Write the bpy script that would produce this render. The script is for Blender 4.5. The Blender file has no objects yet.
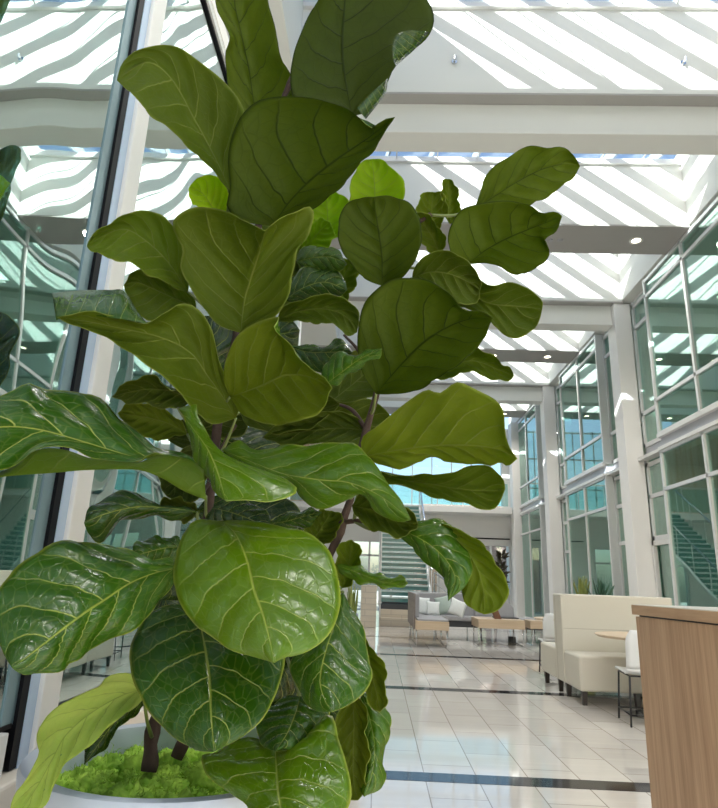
import bpy, bmesh, math, random
import numpy as np
from mathutils import Vector, Matrix, noise
random.seed(7)
SC = bpy.context.scene
COL = SC.collection
PI = math.pi

# ---------------------------------------------------------------- camera solved from the vanishing points
F, CX, CY = 615.0, 359.0, 404.0
def cray(px, py): return np.array([px-CX, -(py-CY), -F])
_Y = cray(377, 581); _Y /= np.linalg.norm(_Y)
_Z = cray(438, -1760); _Z = _Z-_Y*_Z.dot(_Y); _Z /= np.linalg.norm(_Z)
RW = np.array([np.cross(_Y, _Z), _Y, _Z])
EYE = np.array([0, 0, 1.2])
def at_y(px, py, Y):
    r = RW @ cray(px, py); return EYE + r*(Y/r[1])
cam_data = bpy.data.cameras.new('camera'); cam = bpy.data.objects.new('camera', cam_data); COL.objects.link(cam)
cam_data.sensor_fit = 'HORIZONTAL'; cam_data.sensor_width = 36; cam_data.lens = F/718*36
cam_data.clip_start = 0.05; cam_data.clip_end = 400
mw = Matrix([[RW[i][j] for j in range(3)]+[EYE[i]] for i in range(3)]+[[0, 0, 0, 1]])
cam.matrix_world = mw
SC.camera = cam

# ---------------------------------------------------------------- materials
def newmat(name):
    m = bpy.data.materials.new(name); m.use_nodes = True
    nt = m.node_tree; nt.nodes.clear()
    out = nt.nodes.new('ShaderNodeOutputMaterial')
    return m, nt, out
def N(nt, t, **kw):
    n = nt.nodes.new(t)
    for k, v in kw.items():
        if k.startswith('i_'): n.inputs[k[2:].replace('_', ' ')].default_value = v
        else: setattr(n, k, v)
    return n
def L(nt, a, b): nt.links.new(a, b)
def M(nt, op, a, b=None, c=None, clamp=False):
    n = nt.nodes.new('ShaderNodeMath'); n.operation = op; n.use_clamp = clamp
    for i, v in enumerate((a, b, c)):
        if v is None: continue
        if isinstance(v, (int, float)): n.inputs[i].default_value = v
        else: nt.links.new(v, n.inputs[i])
    return n.outputs[0]
def mixc(nt, f, a, b, mode='MIX'):
    n = nt.nodes.new('ShaderNodeMix'); n.data_type = 'RGBA'; n.blend_type = mode
    for s, v in ((n.inputs[0], f), (n.inputs[6], a), (n.inputs[7], b)):
        if isinstance(v, (int, float)): s.default_value = v
        elif isinstance(v, tuple): s.default_value = (*v, 1) if len(v) == 3 else v
        else: nt.links.new(v, s)
    return n.outputs[2]
def plain(name, col, rough=.5, metal=0, spec=.5, var=.06, scale=6, bump=0, coat=0):
    m, nt, out = newmat(name)
    p = N(nt, 'ShaderNodeBsdfPrincipled', i_Roughness=rough, i_Metallic=metal)
    p.inputs['Specular IOR Level'].default_value = spec
    p.inputs['Coat Weight'].default_value = coat
    tc = N(nt, 'ShaderNodeTexCoord'); ns = N(nt, 'ShaderNodeTexNoise', i_Scale=scale, i_Detail=4.0)
    L(nt, tc.outputs['Object'], ns.inputs['Vector'])
    lo = tuple(c*(1-var) for c in col); hi = tuple(min(1, c*(1+var)) for c in col)
    L(nt, mixc(nt, ns.outputs['Fac'], lo, hi), p.inputs['Base Color'])
    if bump:
        b = N(nt, 'ShaderNodeBump', i_Strength=.6, i_Distance=bump)
        n2 = N(nt, 'ShaderNodeTexNoise', i_Scale=scale*30, i_Detail=2.0); L(nt, tc.outputs['Object'], n2.inputs['Vector'])
        L(nt, n2.outputs['Fac'], b.inputs['Height']); L(nt, b.outputs[0], p.inputs['Normal'])
    L(nt, p.outputs[0], out.inputs[0]); return m
def wood(name, c1, c2, axis='Z', scale=1.0, rough=.45):
    m, nt, out = newmat(name)
    p = N(nt, 'ShaderNodeBsdfPrincipled', i_Roughness=rough)
    tc = N(nt, 'ShaderNodeTexCoord'); mp = N(nt, 'ShaderNodeMapping')
    s = {'X': (.6, 18, 18), 'Y': (18, .6, 18), 'Z': (18, 18, .6)}[axis]
    mp.inputs['Scale'].default_value = tuple(v*scale for v in s)
    L(nt, tc.outputs['Object'], mp.inputs['Vector'])
    n1 = N(nt, 'ShaderNodeTexNoise', i_Scale=1.0, i_Detail=5.0, i_Roughness=.65); L(nt, mp.outputs[0], n1.inputs['Vector'])
    mp2 = N(nt, 'ShaderNodeMapping'); mp2.inputs['Scale'].default_value = tuple(v*scale*6 for v in s)
    L(nt, tc.outputs['Object'], mp2.inputs['Vector'])
    n2 = N(nt, 'ShaderNodeTexNoise', i_Scale=1.0, i_Detail=3.0); L(nt, mp2.outputs[0], n2.inputs['Vector'])
    r = N(nt, 'ShaderNodeValToRGB'); r.color_ramp.elements[0].position = .32; r.color_ramp.elements[1].position = .68
    r.color_ramp.elements[0].color = (*c1, 1); r.color_ramp.elements[1].color = (*c2, 1)
    L(nt, M(nt, 'ADD', M(nt, 'MULTIPLY', n1.outputs['Fac'], .75), M(nt, 'MULTIPLY', n2.outputs['Fac'], .25)), r.inputs[0])
    L(nt, r.outputs[0], p.inputs['Base Color']); L(nt, p.outputs[0], out.inputs[0]); return m
def glass(name, tint, refl, gcol=(.9, .95, .95), wavy=0.0, rough=.0, wscale=1.1):
    """coated pane: part see-through tint, part mirror, more mirror at grazing angles"""
    m, nt, out = newmat(name)
    t = N(nt, 'ShaderNodeBsdfTransparent'); t.inputs[0].default_value = (*tint, 1)
    g = N(nt, 'ShaderNodeBsdfGlossy', i_Roughness=rough); g.inputs[0].default_value = (*gcol, 1)
    lw = N(nt, 'ShaderNodeFresnel'); geo = N(nt, 'ShaderNodeNewGeometry')
    L(nt, M(nt, 'SUBTRACT', 1.5, M(nt, 'MULTIPLY', geo.outputs['Backfacing'], 1.5-1/1.5)), lw.inputs[0])
    fac = M(nt, 'ADD', M(nt, 'MULTIPLY', lw.outputs[0], 1-refl), refl, clamp=True)
    if wavy:
        tc = N(nt, 'ShaderNodeTexCoord'); ns = N(nt, 'ShaderNodeTexNoise', i_Scale=wscale, i_Detail=.5); L(nt, tc.outputs['Object'], ns.inputs['Vector'])
        b = N(nt, 'ShaderNodeBump', i_Strength=1.0, i_Distance=wavy); L(nt, ns.outputs['Fac'], b.inputs['Height'])
        L(nt, b.outputs[0], g.inputs['Normal'])
    mx = N(nt, 'ShaderNodeMixShader'); L(nt, fac, mx.inputs[0]); L(nt, t.outputs[0], mx.inputs[1]); L(nt, g.outputs[0], mx.inputs[2])
    L(nt, mx.outputs[0], out.inputs[0]); return m
def emit(name, col, s):
    m, nt, out = newmat(name); e = N(nt, 'ShaderNodeEmission', i_Strength=s); e.inputs[0].default_value = (*col, 1)
    L(nt, e.outputs[0], out.inputs[0]); return m
def bricks(name, c1, c2, mortar, scale, w=.5, h=.25, rough=.7, msize=.02, offs=.5, swap=None, grain=None):
    m, nt, out = newmat(name)
    p = N(nt, 'ShaderNodeBsdfPrincipled', i_Roughness=rough)
    tc = N(nt, 'ShaderNodeTexCoord'); vec = tc.outputs['Object']
    if swap:
        sp = N(nt, 'ShaderNodeSeparateXYZ'); cb = N(nt, 'ShaderNodeCombineXYZ'); L(nt, vec, sp.inputs[0])
        for i, a in enumerate(swap): L(nt, sp.outputs['XYZ'.index(a)], cb.inputs[i])
        vec = cb.outputs[0]
    b = N(nt, 'ShaderNodeTexBrick', i_Scale=scale); b.offset = offs
    b.inputs['Color1'].default_value = (*c1, 1); b.inputs['Color2'].default_value = (*c2, 1); b.inputs['Mortar'].default_value = (*mortar, 1)
    b.inputs['Mortar Size'].default_value = msize; b.inputs['Brick Width'].default_value = w; b.inputs['Row Height'].default_value = h
    L(nt, vec, b.inputs['Vector'])
    colr = b.outputs[0]
    if grain:
        mp = N(nt, 'ShaderNodeMapping'); mp.inputs['Scale'].default_value = grain; L(nt, tc.outputs['Object'], mp.inputs['Vector'])
        ns = N(nt, 'ShaderNodeTexNoise', i_Scale=1.0, i_Detail=5.0, i_Roughness=.6, i_Distortion=.6); L(nt, mp.outputs[0], ns.inputs['Vector'])
        colr = mixc(nt, M(nt, 'MULTIPLY', ns.outputs['Fac'], .9, clamp=True), colr, mixc(nt, ns.outputs['Fac'], (.55, .51, .47), (1.2, 1.18, 1.14)), 'MULTIPLY')
    L(nt, colr, p.inputs['Base Color'])
    p.inputs['Specular IOR Level'].default_value = .85
    L(nt, p.outputs[0], out.inputs[0]); return m

WHITE = plain('white_paint', (.86, .86, .84), .6, var=.02, scale=2)
CEILW = plain('ceiling_paint', (.76, .77, .73), .7, var=.015, scale=1.5)
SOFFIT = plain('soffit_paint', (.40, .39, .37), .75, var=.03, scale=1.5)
FRAME = plain('aluminium_frame', (.74, .76, .76), .32, metal=.15, var=.03, scale=4)
FRAMEW = plain('pale_frame', (.76, .76, .74), .4, metal=.1, var=.03, scale=4)
FRAMET = plain('teal_grey_frame', (.20, .30, .34), .35, metal=.2, var=.03, scale=4)
LEDGE = plain('pale_stone_ledge', (.66, .61, .53), .35, var=.06, scale=9)
FRAMEB = plain('blue_grey_frame', (.50, .63, .82), .35, metal=.2, var=.03, scale=4)
BLACK = plain('black_gasket', (.004, .004, .006), .5, spec=.15, var=.1)
LILAC = plain('spandrel_panel', (.50, .51, .55), .4, metal=.2, var=.03)
GLASSR = glass('facade_glass', (.58, .80, .74), .24, (.80, .92, .88), .0015)
GLASSL = glass('mirror_glass', (.42, .62, .62), .66, (.82, .92, .89), .0045, wscale=2.6)
GLASSC = glass('clear_glass', (.90, .96, .95), .04)
GLASST = glass('teal_glass', (.76, .92, .91), .08, (.7, .9, .9))
SKYGL = glass('skylight_glass', (.93, .96, .97), .0)
ROOMW = plain('room_wall', (.78, .80, .74), .8, var=.05, scale=1)
ROOMD = plain('dark_room_wall', (.10, .20, .20), .8, var=.15, scale=.7)
STRIPE = plain('dark_stone', (.014, .013, .016), .08, spec=.25, var=.3, scale=8)
FLOORM = bricks('polished_tile', (.64, .61, .57), (.74, .71, .665), (.36, .32, .28), 1.0, .68, .34, .045, .004, .5, ('Y', 'X', 'Z'), (1.2, 14, 1))
PAVE = plain('paving', (.32, .32, .30), .9, var=.15, scale=.4)
PINK = bricks('pink_brick', (.20, .125, .11), (.25, .16, .14), (.22, .18, .16), 1.0, .4, .13, .8, .012, .5, ('X', 'Z', 'Y'))
BEIGEST = bricks('beige_stone', (.60, .53, .43), (.68, .61, .50), (.48, .43, .36), 1.0, .6, .15, .6, .008, .5, ('X', 'Z', 'Y'), (3, 3, 12))
VINYL = plain('beige_vinyl', (.62, .59, .50), .5, var=.03, scale=3, bump=.0008)
GREYF = plain('grey_fabric', (.40, .40, .41), .9, var=.08, scale=12, bump=.001)
DARKF = plain('dark_fabric', (.07, .075, .08), .85, var=.1, scale=12)
CUSHF = plain('white_cushion', (.84, .88, .86), .9, var=.08, scale=20)
BLADE = plain('blue_grey_blade', (.30, .35, .42), .5)
SLAT = wood('striped_slats', (.62, .40, .22), (.86, .80, .70), 'Z', .35)
WOODC = wood('counter_wood', (.34, .215, .125), (.60, .42, .27), 'Z', 1.6)
WOODE = wood('counter_edge_wood', (.38, .25, .15), (.58, .41, .26), 'Y', .9)
WOODP = wood('pale_wood', (.52, .39, .25), (.66, .52, .37), 'X', .8)
WOODD = wood('brown_wood', (.10, .035, .015), (.22, .09, .04), 'Z', .8)
CTOP = plain('counter_top', (.70, .68, .63), .3, var=.03)
CHROME = plain('chrome', (.6, .62, .64), .15, metal=1, var=.03)
BLKM = plain('black_metal', (.012, .012, .013), .4, var=.1)
SHELL = plain('white_plastic', (.78, .80, .80), .35, var=.02)
FOOT = plain('dark_foot', (.03, .02, .016), .4, var=.2)
POTM = plain('white_glazed_planter', (.52, .58, .68), .32, var=.02, scale=3)
POTG = plain('grey_planter', (.55, .57, .60), .5, var=.03)
BARK = plain('bark', (.075, .045, .032), .85, var=.5, scale=35, bump=.004)
LAMPE = emit('lamp_glow', (1, .85, .62), 9)
LAMPC = emit('room_lamp_glow', (1, .93, .8), 6)

# ---------------------------------------------------------------- object helpers
def P(o, label=None, cat=None, group=None, kind=None):
    for k, v in (('label', label), ('category', cat), ('group', group), ('kind', kind)):
        if v: o[k] = v
    return o
def empty(name, loc=(0, 0, 0), rz=0):
    o = bpy.data.objects.new(name, None); COL.objects.link(o); o.location = loc; o.rotation_euler = (0, 0, rz); o.empty_display_size = .1
    return o
def link(name, bm, mat, parent=None, smooth=False, bevel=0, seg=2):
    me = bpy.data.meshes.new(name); bm.normal_update(); bm.to_mesh(me); bm.free()
    for mm in (mat if isinstance(mat, (list, tuple)) else [mat]): me.materials.append(mm)
    if smooth: me.polygons.foreach_set('use_smooth', [True]*len(me.polygons))
    o = bpy.data.objects.new(name, me); COL.objects.link(o)
    if parent: o.parent = parent
    if bevel:
        b = o.modifiers.new('bevel', 'BEVEL'); b.width = bevel; b.segments = seg; b.limit_method = 'ANGLE'; b.angle_limit = .6
    return o
def bx(bm, x0, x1, y0, y1, z0, z1, rz=0, mi=0):
    c = Vector(((x0+x1)/2, (y0+y1)/2, 0))
    vs = []
    for z in (z0, z1):
        for x, y in ((x0, y0), (x1, y0), (x1, y1), (x0, y1)):
            v = Vector((x, y, z))
            if rz: v = Matrix.Rotation(rz, 4, 'Z') @ (v-c) + c
            vs.append(bm.verts.new(v))
    for f in ((3, 2, 1, 0), (4, 5, 6, 7), (0, 1, 5, 4), (1, 2, 6, 5), (2, 3, 7, 6), (3, 0, 4, 7)):
        fc = bm.faces.new([vs[i] for i in f]); fc.material_index = mi
    return vs
def box(name, mat, r, parent=None, bevel=0, rz=0):
    bm = bmesh.new(); bx(bm, *r, rz=rz); return link(name, bm, mat, parent, bevel=bevel)
def boxes(name, mat, rs, parent=None, bevel=0):
    bm = bmesh.new()
    for r in rs: bx(bm, *r)
    return link(name, bm, mat, parent, bevel=bevel)
def tube(bm, pts, rad, n=10, caps=True, mi=0):
    pts = [Vector(p) for p in pts]; rings = []
    rads = rad if isinstance(rad, (list, tuple)) else [rad]*len(pts)
    t0 = (pts[1]-pts[0]).normalized(); ref = Vector((0, 0, 1)) if abs(t0.z) < .9 else Vector((1, 0, 0))
    for i, p in enumerate(pts):
        t = (pts[min(i+1, len(pts)-1)]-pts[max(i-1, 0)]).normalized()
        a = t.cross(ref)
        if a.length < 1e-4: a = t.orthogonal()
        a.normalize(); b = t.cross(a).normalized(); ref = b.cross(t) if False else ref
        rings.append([bm.verts.new(p+(a*math.cos(2*PI*k/n)+b*math.sin(2*PI*k/n))*rads[i]) for k in range(n)])
    for r0, r1 in zip(rings, rings[1:]):
        for k in range(n):
            f = bm.faces.new((r0[k], r0[(k+1) % n], r1[(k+1) % n], r1[k])); f.material_index = mi
    if caps:
        bm.faces.new(rings[0][::-1]).material_index = mi; bm.faces.new(rings[-1]).material_index = mi
def lathe(bm, prof, c=(0, 0, 0), n=48):
    rings = []
    for r, z in prof: rings.append([bm.verts.new((c[0]+r*math.cos(2*PI*k/n), c[1]+r*math.sin(2*PI*k/n), c[2]+z)) for k in range(n)])
    for r0, r1 in zip(rings, rings[1:]):
        for k in range(n): bm.faces.new((r0[k], r0[(k+1) % n], r1[(k+1) % n], r1[k]))
    if prof[0][0] < .02: bm.faces.new(rings[0][::-1])
    if prof[-1][0] < .02: bm.faces.new(rings[-1])
def spline(pts, n):
    """arc-length sampled Catmull-Rom through pts (k-dim) -> n points"""
    p = np.array(pts, float)
    if len(p) == 2: return p[0]+(p[1]-p[0])*np.linspace(0, 1, n)[:, None]
    e = np.vstack([2*p[0]-p[1], p, 2*p[-1]-p[-2]]); out = []
    for i in range(len(p)-1):
        a, b, c, d = e[i:i+4]
        for t in np.linspace(0, 1, 10, endpoint=False):
            out.append(.5*((2*b)+(c-a)*t+(2*a-5*b+4*c-d)*t*t+(3*b-a-3*c+d)*t**3))
    out.append(p[-1]); out = np.array(out)
    s = np.concatenate([[0], np.cumsum(np.linalg.norm(np.diff(out[:, :2], axis=0), axis=1))])
    q = np.linspace(0, s[-1], n)
    return np.stack([np.interp(q, s, out[:, k]) for k in range(out.shape[1])], 1)
def copy_tree(o, parent=None):
    c = o.copy(); COL.objects.link(c); c.parent = parent
    for ch in list(o.children): copy_tree(ch, c)
    return c
SKYS, SUNS, EXPO, DOWN = .28, 16, .2, 220
# ================================================================ THE SETTING
XL, XR, Y0, Y1 = -4.2, 5.8, -6.0, 27.0
XW = -1.33                  # left edge of the light wells
XG = -0.65                  # glass enclosure beside the tree
ZC, ZG = 7.88, 9.28          # soffit height, skylight glass height
BAY = 6.6
P(box('floor', FLOORM, (XL-.25, XR+6, Y0, Y1+.2, -.12, 0)), kind='structure')
P(box('ground_outside', PAVE, (-60, 60, -60, 90, -.5, -.13)), kind='structure')
for i, y in enumerate((1.15, 4.38, 7.82, 11.22, 14.65, 18.0)):
    P(box('trim_%d' % (i+1), STRIPE, (XL, XR-.05, y, y+.19, -.02, .0015)), kind='structure')

# --- roof: solid bands between the light wells
bands = []
wells = []
k = -3
ys = []
for k in range(-3, 4):
    c0 = 7.21+k*BAY         # band with the beam: c0 .. c0+.74 ; band with downlights: c0+3.28 .. c0+4.31
    ys.append(c0)
bm = bmesh.new(); sb = bmesh.new()
for c0 in ys:
    for a, b in ((c0, c0+.74), (c0+3.28, c0+4.31)):
        if b < Y0 or a > Y1: continue
        a2, b2 = max(a, Y0), min(b, Y1)
        bx(bm, XL, XR-.02, a2, b2, ZC+.03, ZG+(.2 if a == c0 else .03))
        if a != c0: bx(bm, XL, XR-.02, b2-.2, b2, ZG+.03, ZG+.28)  # unseen upstand added to limit how deep the sun reaches the beams
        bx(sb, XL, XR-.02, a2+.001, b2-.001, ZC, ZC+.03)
        bands.append((a2, b2))
bx(bm, XL-.3, XW, Y0, Y1, ZC+.012, ZG+1.7)
ceil = link('ceiling', bm, CEILW, bevel=.012); P(ceil, kind='structure')
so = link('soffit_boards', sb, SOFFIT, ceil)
bands.sort()
# wall strips above the glass on both long sides, up to the skylight
P(box('wall_right_upper', CEILW, (XR-.05, XR+.3, Y0, Y1, 7.93, ZG+.3)), kind='structure')
P(box('wall_left', WHITE, (XL-.3, XL, Y0, Y1, 0, ZC)), kind='structure')
# skylights over the wells
n = 1
edges = [Y0]+[v for ab in bands for v in ab]+[Y1]
wl = [(edges[i], edges[i+1]) for i in range(0, len(edges)-1, 2) if edges[i+1]-edges[i] > .2]
for (a, b) in wl:
    fr = bmesh.new(); XLs = XL; XL = XW; ZGs = ZG
    ZG = ZG+(.17 if any(abs(b-c_) < .05 for c_ in ys) else 0)
    x = .17-.8*3
    while x < XR:
        bx(fr, x-.012, x+.012, a, b, ZG+.015, ZG+.03); x += .8
    bx(fr, XL, XR, a, a+.05, ZG-.03, ZG+.07); bx(fr, XL, XR-.05, b-.06, b-.0, ZG-.04, ZG+.07)
    r = P(link('window_%d' % n, fr, FRAMEW), kind='structure')
    box('pane', SKYGL, (XL, XR, a, b, ZG+.03, ZG+.04), r); n += 1
    XL, ZG = XLs, ZGs
# roof louvre blades that throw the diagonal stripes
lb = bmesh.new()
dx = -.195
for k in range(-15, 18):
    xa = k*.92+.30
    y0, y1 = -12.0, 28.0
    v = []
    for (yy, s) in ((y0, -.02), (y0, .02), (y1, .02), (y1, -.02)):
        for z in (ZG+.42, ZG+.42+.26): v.append(lb.verts.new((xa+dx*yy+s, yy, z)))
    for f in ((0, 2, 3, 1), (2, 4, 5, 3), (4, 6, 7, 5), (6, 0, 1, 7), (1, 3, 5, 7), (0, 6, 4, 2)): lb.faces.new([v[i] for i in f])
P(link('roof_louvres', lb, BLADE), kind='structure')
# beams on the column lines
for i, k in enumerate(range(-1, 4)):
    c = 7.7+k*BAY
    if c > Y1: continue
    o = boxes('ceiling_beam', CEILW, [(XL, XR-.25, c-.3, c+.06, 7.39, ZC), (XL, XR-.25, c-.33, c+.09, 7.36, 7.40)], bevel=.01)
    P(o, kind='structure')

# --- right facade
cols = [7.7+k*BAY-.2 for k in range(-2, 4)]
for c in cols:
    P(box('wall_right_column', WHITE, (5.56, 5.95, c-.25, c+.25, 0, ZC), bevel=.01), kind='structure')
def bars_x(rs, x, w=.07, d=.1):
    """mullions & rails on a plane x=const: ('v',y,z0,z1) ('h',z,y0,y1)"""
    out = []
    for r in rs:
        if r[0] == 'v': out.append((x-.03, x+d-.03, r[1]-w/2, r[1]+w/2, r[2], r[3]))
        else: out.append((x-.03, x+d-.03, r[2], r[3], r[1]-w/2, r[1]+w/2))
    return out
wn = n
dn = 1
for k in range(-2, 3):
    c = 7.7+k*BAY-.1
    a, m1, b = c+1.65, c+3.35, c+5.05
    ya, yb = c+.15, c+BAY-.36
    XN = 6.0
    for (z0, z1, hs, hn) in ((4.30, 7.88, (7.47, 5.08), (7.2, 5.08)), (0.0, 4.02, (3.2,), (3.2, 2.3))):
        r = P(empty('window_%d' % wn, (0, 0, 0)), kind='structure'); wn += 1
        rs = [('v', a, z0, z1), ('v', m1, z0, z1), ('v', b, z0, z1), ('h', z0+.05, a, b), ('h', z1-.05, a, b)]+[('h', h, a, b) for h in hs]
        bs = bars_x(rs, XR)
        ns_ = []
        for (p, q) in ((ya, a), (b, yb)):
            ns_ += [('v', p+.04, z0, z1), ('v', q-.04, z0, z1), ('h', z0+.05, p, q), ('h', z1-.12, p, q)]+[('h', h, p, q) for h in hn]
        bs += bars_x(ns_, XN, .09)
        bs += [(XR, XN+.05, a-.03, a+.03, z0, z1), (XR, XN+.05, b-.03, b+.03, z0, z1)]
        boxes('frame', FRAME, bs, r)
        boxes('pane', GLASSR, [(XR+.01, XR+.02, a, b, z0, z1), (XN+.01, XN+.02, ya, a, z0, z1), (XN+.01, XN+.02, b, yb, z0, z1)], r)
    # floor band between the storeys
    o = boxes('trim_%d' % (wn+20), LILAC, [(XR+.02, XR+.25, a, b, 4.05, 4.27), (XN, XN+.2, ya, a, 4.02, 4.30), (XN, XN+.2, b, yb, 4.02, 4.30)])
    P(o, kind='structure')
    boxes('rail', FRAMEW, [(XR-.07, XR+.05, a, b, 4.26, 4.34), (XR-.07, XR+.05, a, b, 3.99, 4.06), (XN-.2, XN+.02, ya, a, 4.0, 4.07), (XN-.2, XN+.02, b, yb, 4.0, 4.07)], o)
    # a narrow glazed door beside the column
    if k in (0, 2):
        d = P(empty('door_%d' % dn), kind='structure'); dn += 1
        boxes('door_frame', FRAMEW, [(XN-.09, XN-.02, b+.06, b+.14, 0, 2.24), (XN-.09, XN-.02, yb-.14, yb-.06, 0, 2.24), (XN-.09, XN-.02, b+.06, yb-.06, 2.14, 2.24), (XN-.09, XN-.02, b+.06, yb-.06, 0, .22)], d)
        hb = bmesh.new(); tube(hb, [(XN-.13, b+.2, .85), (XN-.13, b+.2, 1.3)], .012); tube(hb, [(XN-.13, b+.2, 1.05), (XN-.13, yb-.2, 1.05)], .01)
        link('door_handle', hb, CHROME, d)
# rooms behind the facade
P(box('wall_room_back', ROOMW, (9.6, 9.75, Y0, Y1, 0, 8.0)), kind='structure')
P(boxes('wall_room_cross', ROOMW, [(6.4, 9.6, 7.7+k*BAY, 7.85+k*BAY, 0, 8.0) for k in range(-1, 4)]), kind='structure')
P(box('floor_upper_room', ROOMW, (6.3, 9.7, Y0, Y1, 4.02, 4.28)), kind='structure')
P(box('ceiling_room', WHITE, (6.0, 9.7, Y0, Y1, 7.86, 8.02)), kind='structure')
P(boxes('trim_90', WHITE, [(6.5, 9.6, -6+k*3.3, -5.6+k*3.3, 6.6, 7.0) for k in range(10)]), kind='structure')

# --- glass enclosure on the left: low stone kerb, mirror-like panes, pale posts
GY0, GY1, GT = -1.3, 4.3, 3.10
P(box('wall_left_kerb', LEDGE, (XG-.12, XG+.045, GY0, GY1, 0, .853), bevel=.006), kind='structure')
for i, (a, b) in enumerate(((GY0, 1.225), (1.225, GY1))):
    r = P(empty('window_%d' % (wn+i)), kind='structure')
    box('pane', GLASSL, (XG-.006, XG, a, b, .93, GT), r)
    boxes('sill', FRAMEW, [(XG-.03, XG+.02, a+(.10 if i else 0), b-.06, .855, .925)], r, bevel=.002)
    boxes('gasket', BLACK, [(XG-.02, XG+.006, a, b-.03, .925, .933), (XG-.02, XG+.008, a, b, GT-.008, GT+.004)], r)
    boxes('head_rail', FRAME, [(XG-.03, XG+.016, a, b, GT+.004, GT+.03)], r)
r = P(empty('trim_30'), kind='structure')
box('frame_edge', FRAMET, (XG-.03, XG+.003, 1.165, 1.202, .93, GT), r)
box('gasket', BLACK, (XG-.03, XG+.010, 1.202, 1.226, .855, GT), r)
box('mullion_face', FRAMEB, (XG-.03, XG+.012, 1.226, 1.257, .0, GT+.02), r)
box('mullion', FRAMEW, (XG-.03, XG+.022, 1.257, 1.328, 0, GT+.03), r, bevel=.003)
P(boxes('wall_left_enclosure', ROOMD, [(XL, XG-.12, GY0, GY0+.05, 0, GT), (XL+.02, XG-.2, GY0, GY1, -.0, .06), (-2.3, -2.25, GY0, GY1, 0, GT)]), kind='structure')
P(boxes('trim_31', FRAME, [(XG-.08, XG+.02, GY1-.02, GY1+.06, 0, GT+.03)]), kind='structure')
r = P(empty('window_%d' % (wn+5)), kind='structure')
box('pane', GLASST, (XL, XG-.08, GY1+.02, GY1+.03, .1, GT), r)
boxes('frame', FRAME, [(x, x+.06, GY1, GY1+.05, 0, GT) for x in (-4.1, -2.9, -1.75)], r)
P(box('ceiling_enclosure', WHITE, (XL, XG+.02, GY0, GY1+.06, GT+.03, GT+.10)), kind='structure')

# --- far end wall with a gallery window, stair opening and entrance
P(boxes('wall_far', WHITE, [(XL, XR, Y1-.3, Y1, 2.80, 4.22), (XL, -1.2, Y1-.25, Y1-.05, 0, 2.8), (2.6, 4.1, Y1-.25, Y1-.05, 0, 2.8), (5.6, XR+.2, Y1-.3, Y1, 0, 4.3), (5.5, XR+.1, Y1-1.5, Y1-.9, 0, ZC),
                            (XR-.5, XR+.2, Y1-.3, Y1, 4.2, ZC), (-.75, -.45, Y1-.3, Y1, 4.2, ZC)], bevel=.01), kind='structure')
P(boxes('trim_60', BLACK, [(3.0, 5.55, Y1-.33, Y1-.29, 3.06, 3.11)]), kind='structure')
P(boxes('trim_61', FRAME, [(XL, XR, Y1-.42, Y1-.3, 4.14, 4.32)]), kind='structure')
r = P(empty('window_%d' % (wn+10)), kind='structure')
fb = []
P(box('wall_far_slats', SLAT, (XL, -.75, Y1-.28, Y1-.02, 4.2, ZC)), kind='structure')
x = -.3
while x < XR-.4:
    fb.append((x-.02, x+.02, Y1-.2, Y1-.1, 4.3, ZC)); x += .86
fb += [(-.5, XR, Y1-.2, Y1-.1, z-.025, z+.025) for z in (4.35, 5.3, 6.6, 7.8)]
boxes('frame', FRAME, fb, r)
box('pane', GLASSC, (-.5, XR, Y1-.15, Y1-.14, 4.3, ZC), r)
r = P(empty('window_%d' % (wn+11)), kind='structure')
boxes('frame', FRAME, [(x-.04, x+.04, Y1-.2, Y1-.08, 0, 2.8) for x in (-1.15, -.35, .6, 1.6, 2.55, 4.12, 4.78, 5.56)]+[(-1.2, 2.6, Y1-.2, Y1-.08, 2.2, 2.28), (4.1, 5.6, Y1-.2, Y1-.08, 0, .12)], r)
box('pane', GLASSC, (-1.2, 5.6, Y1-.15, Y1-.14, 0, 2.8), r)
# gallery balustrade
g = P(empty('gallery_railing', (0, Y1-1.3, 4.3)), 'teal glass balustrade with metal posts along the far gallery', 'railing')
P(box('floor_gallery', WHITE, (XL+.1, XR-.35, Y1-1.45, Y1-.3, 4.02, 4.28), bevel=.01), kind='structure')
o = box('glass_panel', GLASST, (XL+.2, XR-.5, Y1-1.41, Y1-1.40, 4.33, 5.25)); o.parent = g; o.matrix_parent_inverse = Matrix.Translation(-g.location)
x = XL+.3
while x < XR-.4:
    o = box('railing_post', FRAME, (x-.015, x+.015, Y1-1.44, Y1-1.41, 4.28, 5.3)); o.parent = g; o.matrix_parent_inverse = Matrix.Translation(-g.location); x += 1.05
o = box('handrail', FRAME, (XL+.2, XR-.4, Y1-1.45, Y1-1.38, 5.28, 5.33)); o.parent = g; o.matrix_parent_inverse = Matrix.Translation(-g.location)
# outside beyond the far wall
b_ = P(empty('brick_building', (7, 36, 0)), 'pink brick building seen outside through the far entrance', 'building')
o = box('wall', PINK, (2.5, 16, 36, 44, -.12, 5.6)); o.parent = b_; o.matrix_parent_inverse = Matrix.Translation(-b_.location)
for x in (6.4, 9, 12):
    for z in (3.4,): o = box('window', BLACK, (x, x+1.1, 35.95, 36.02, z, z+1.6)); o.parent = b_; o.matrix_parent_inverse = Matrix.Translation(-b_.location)
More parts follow.
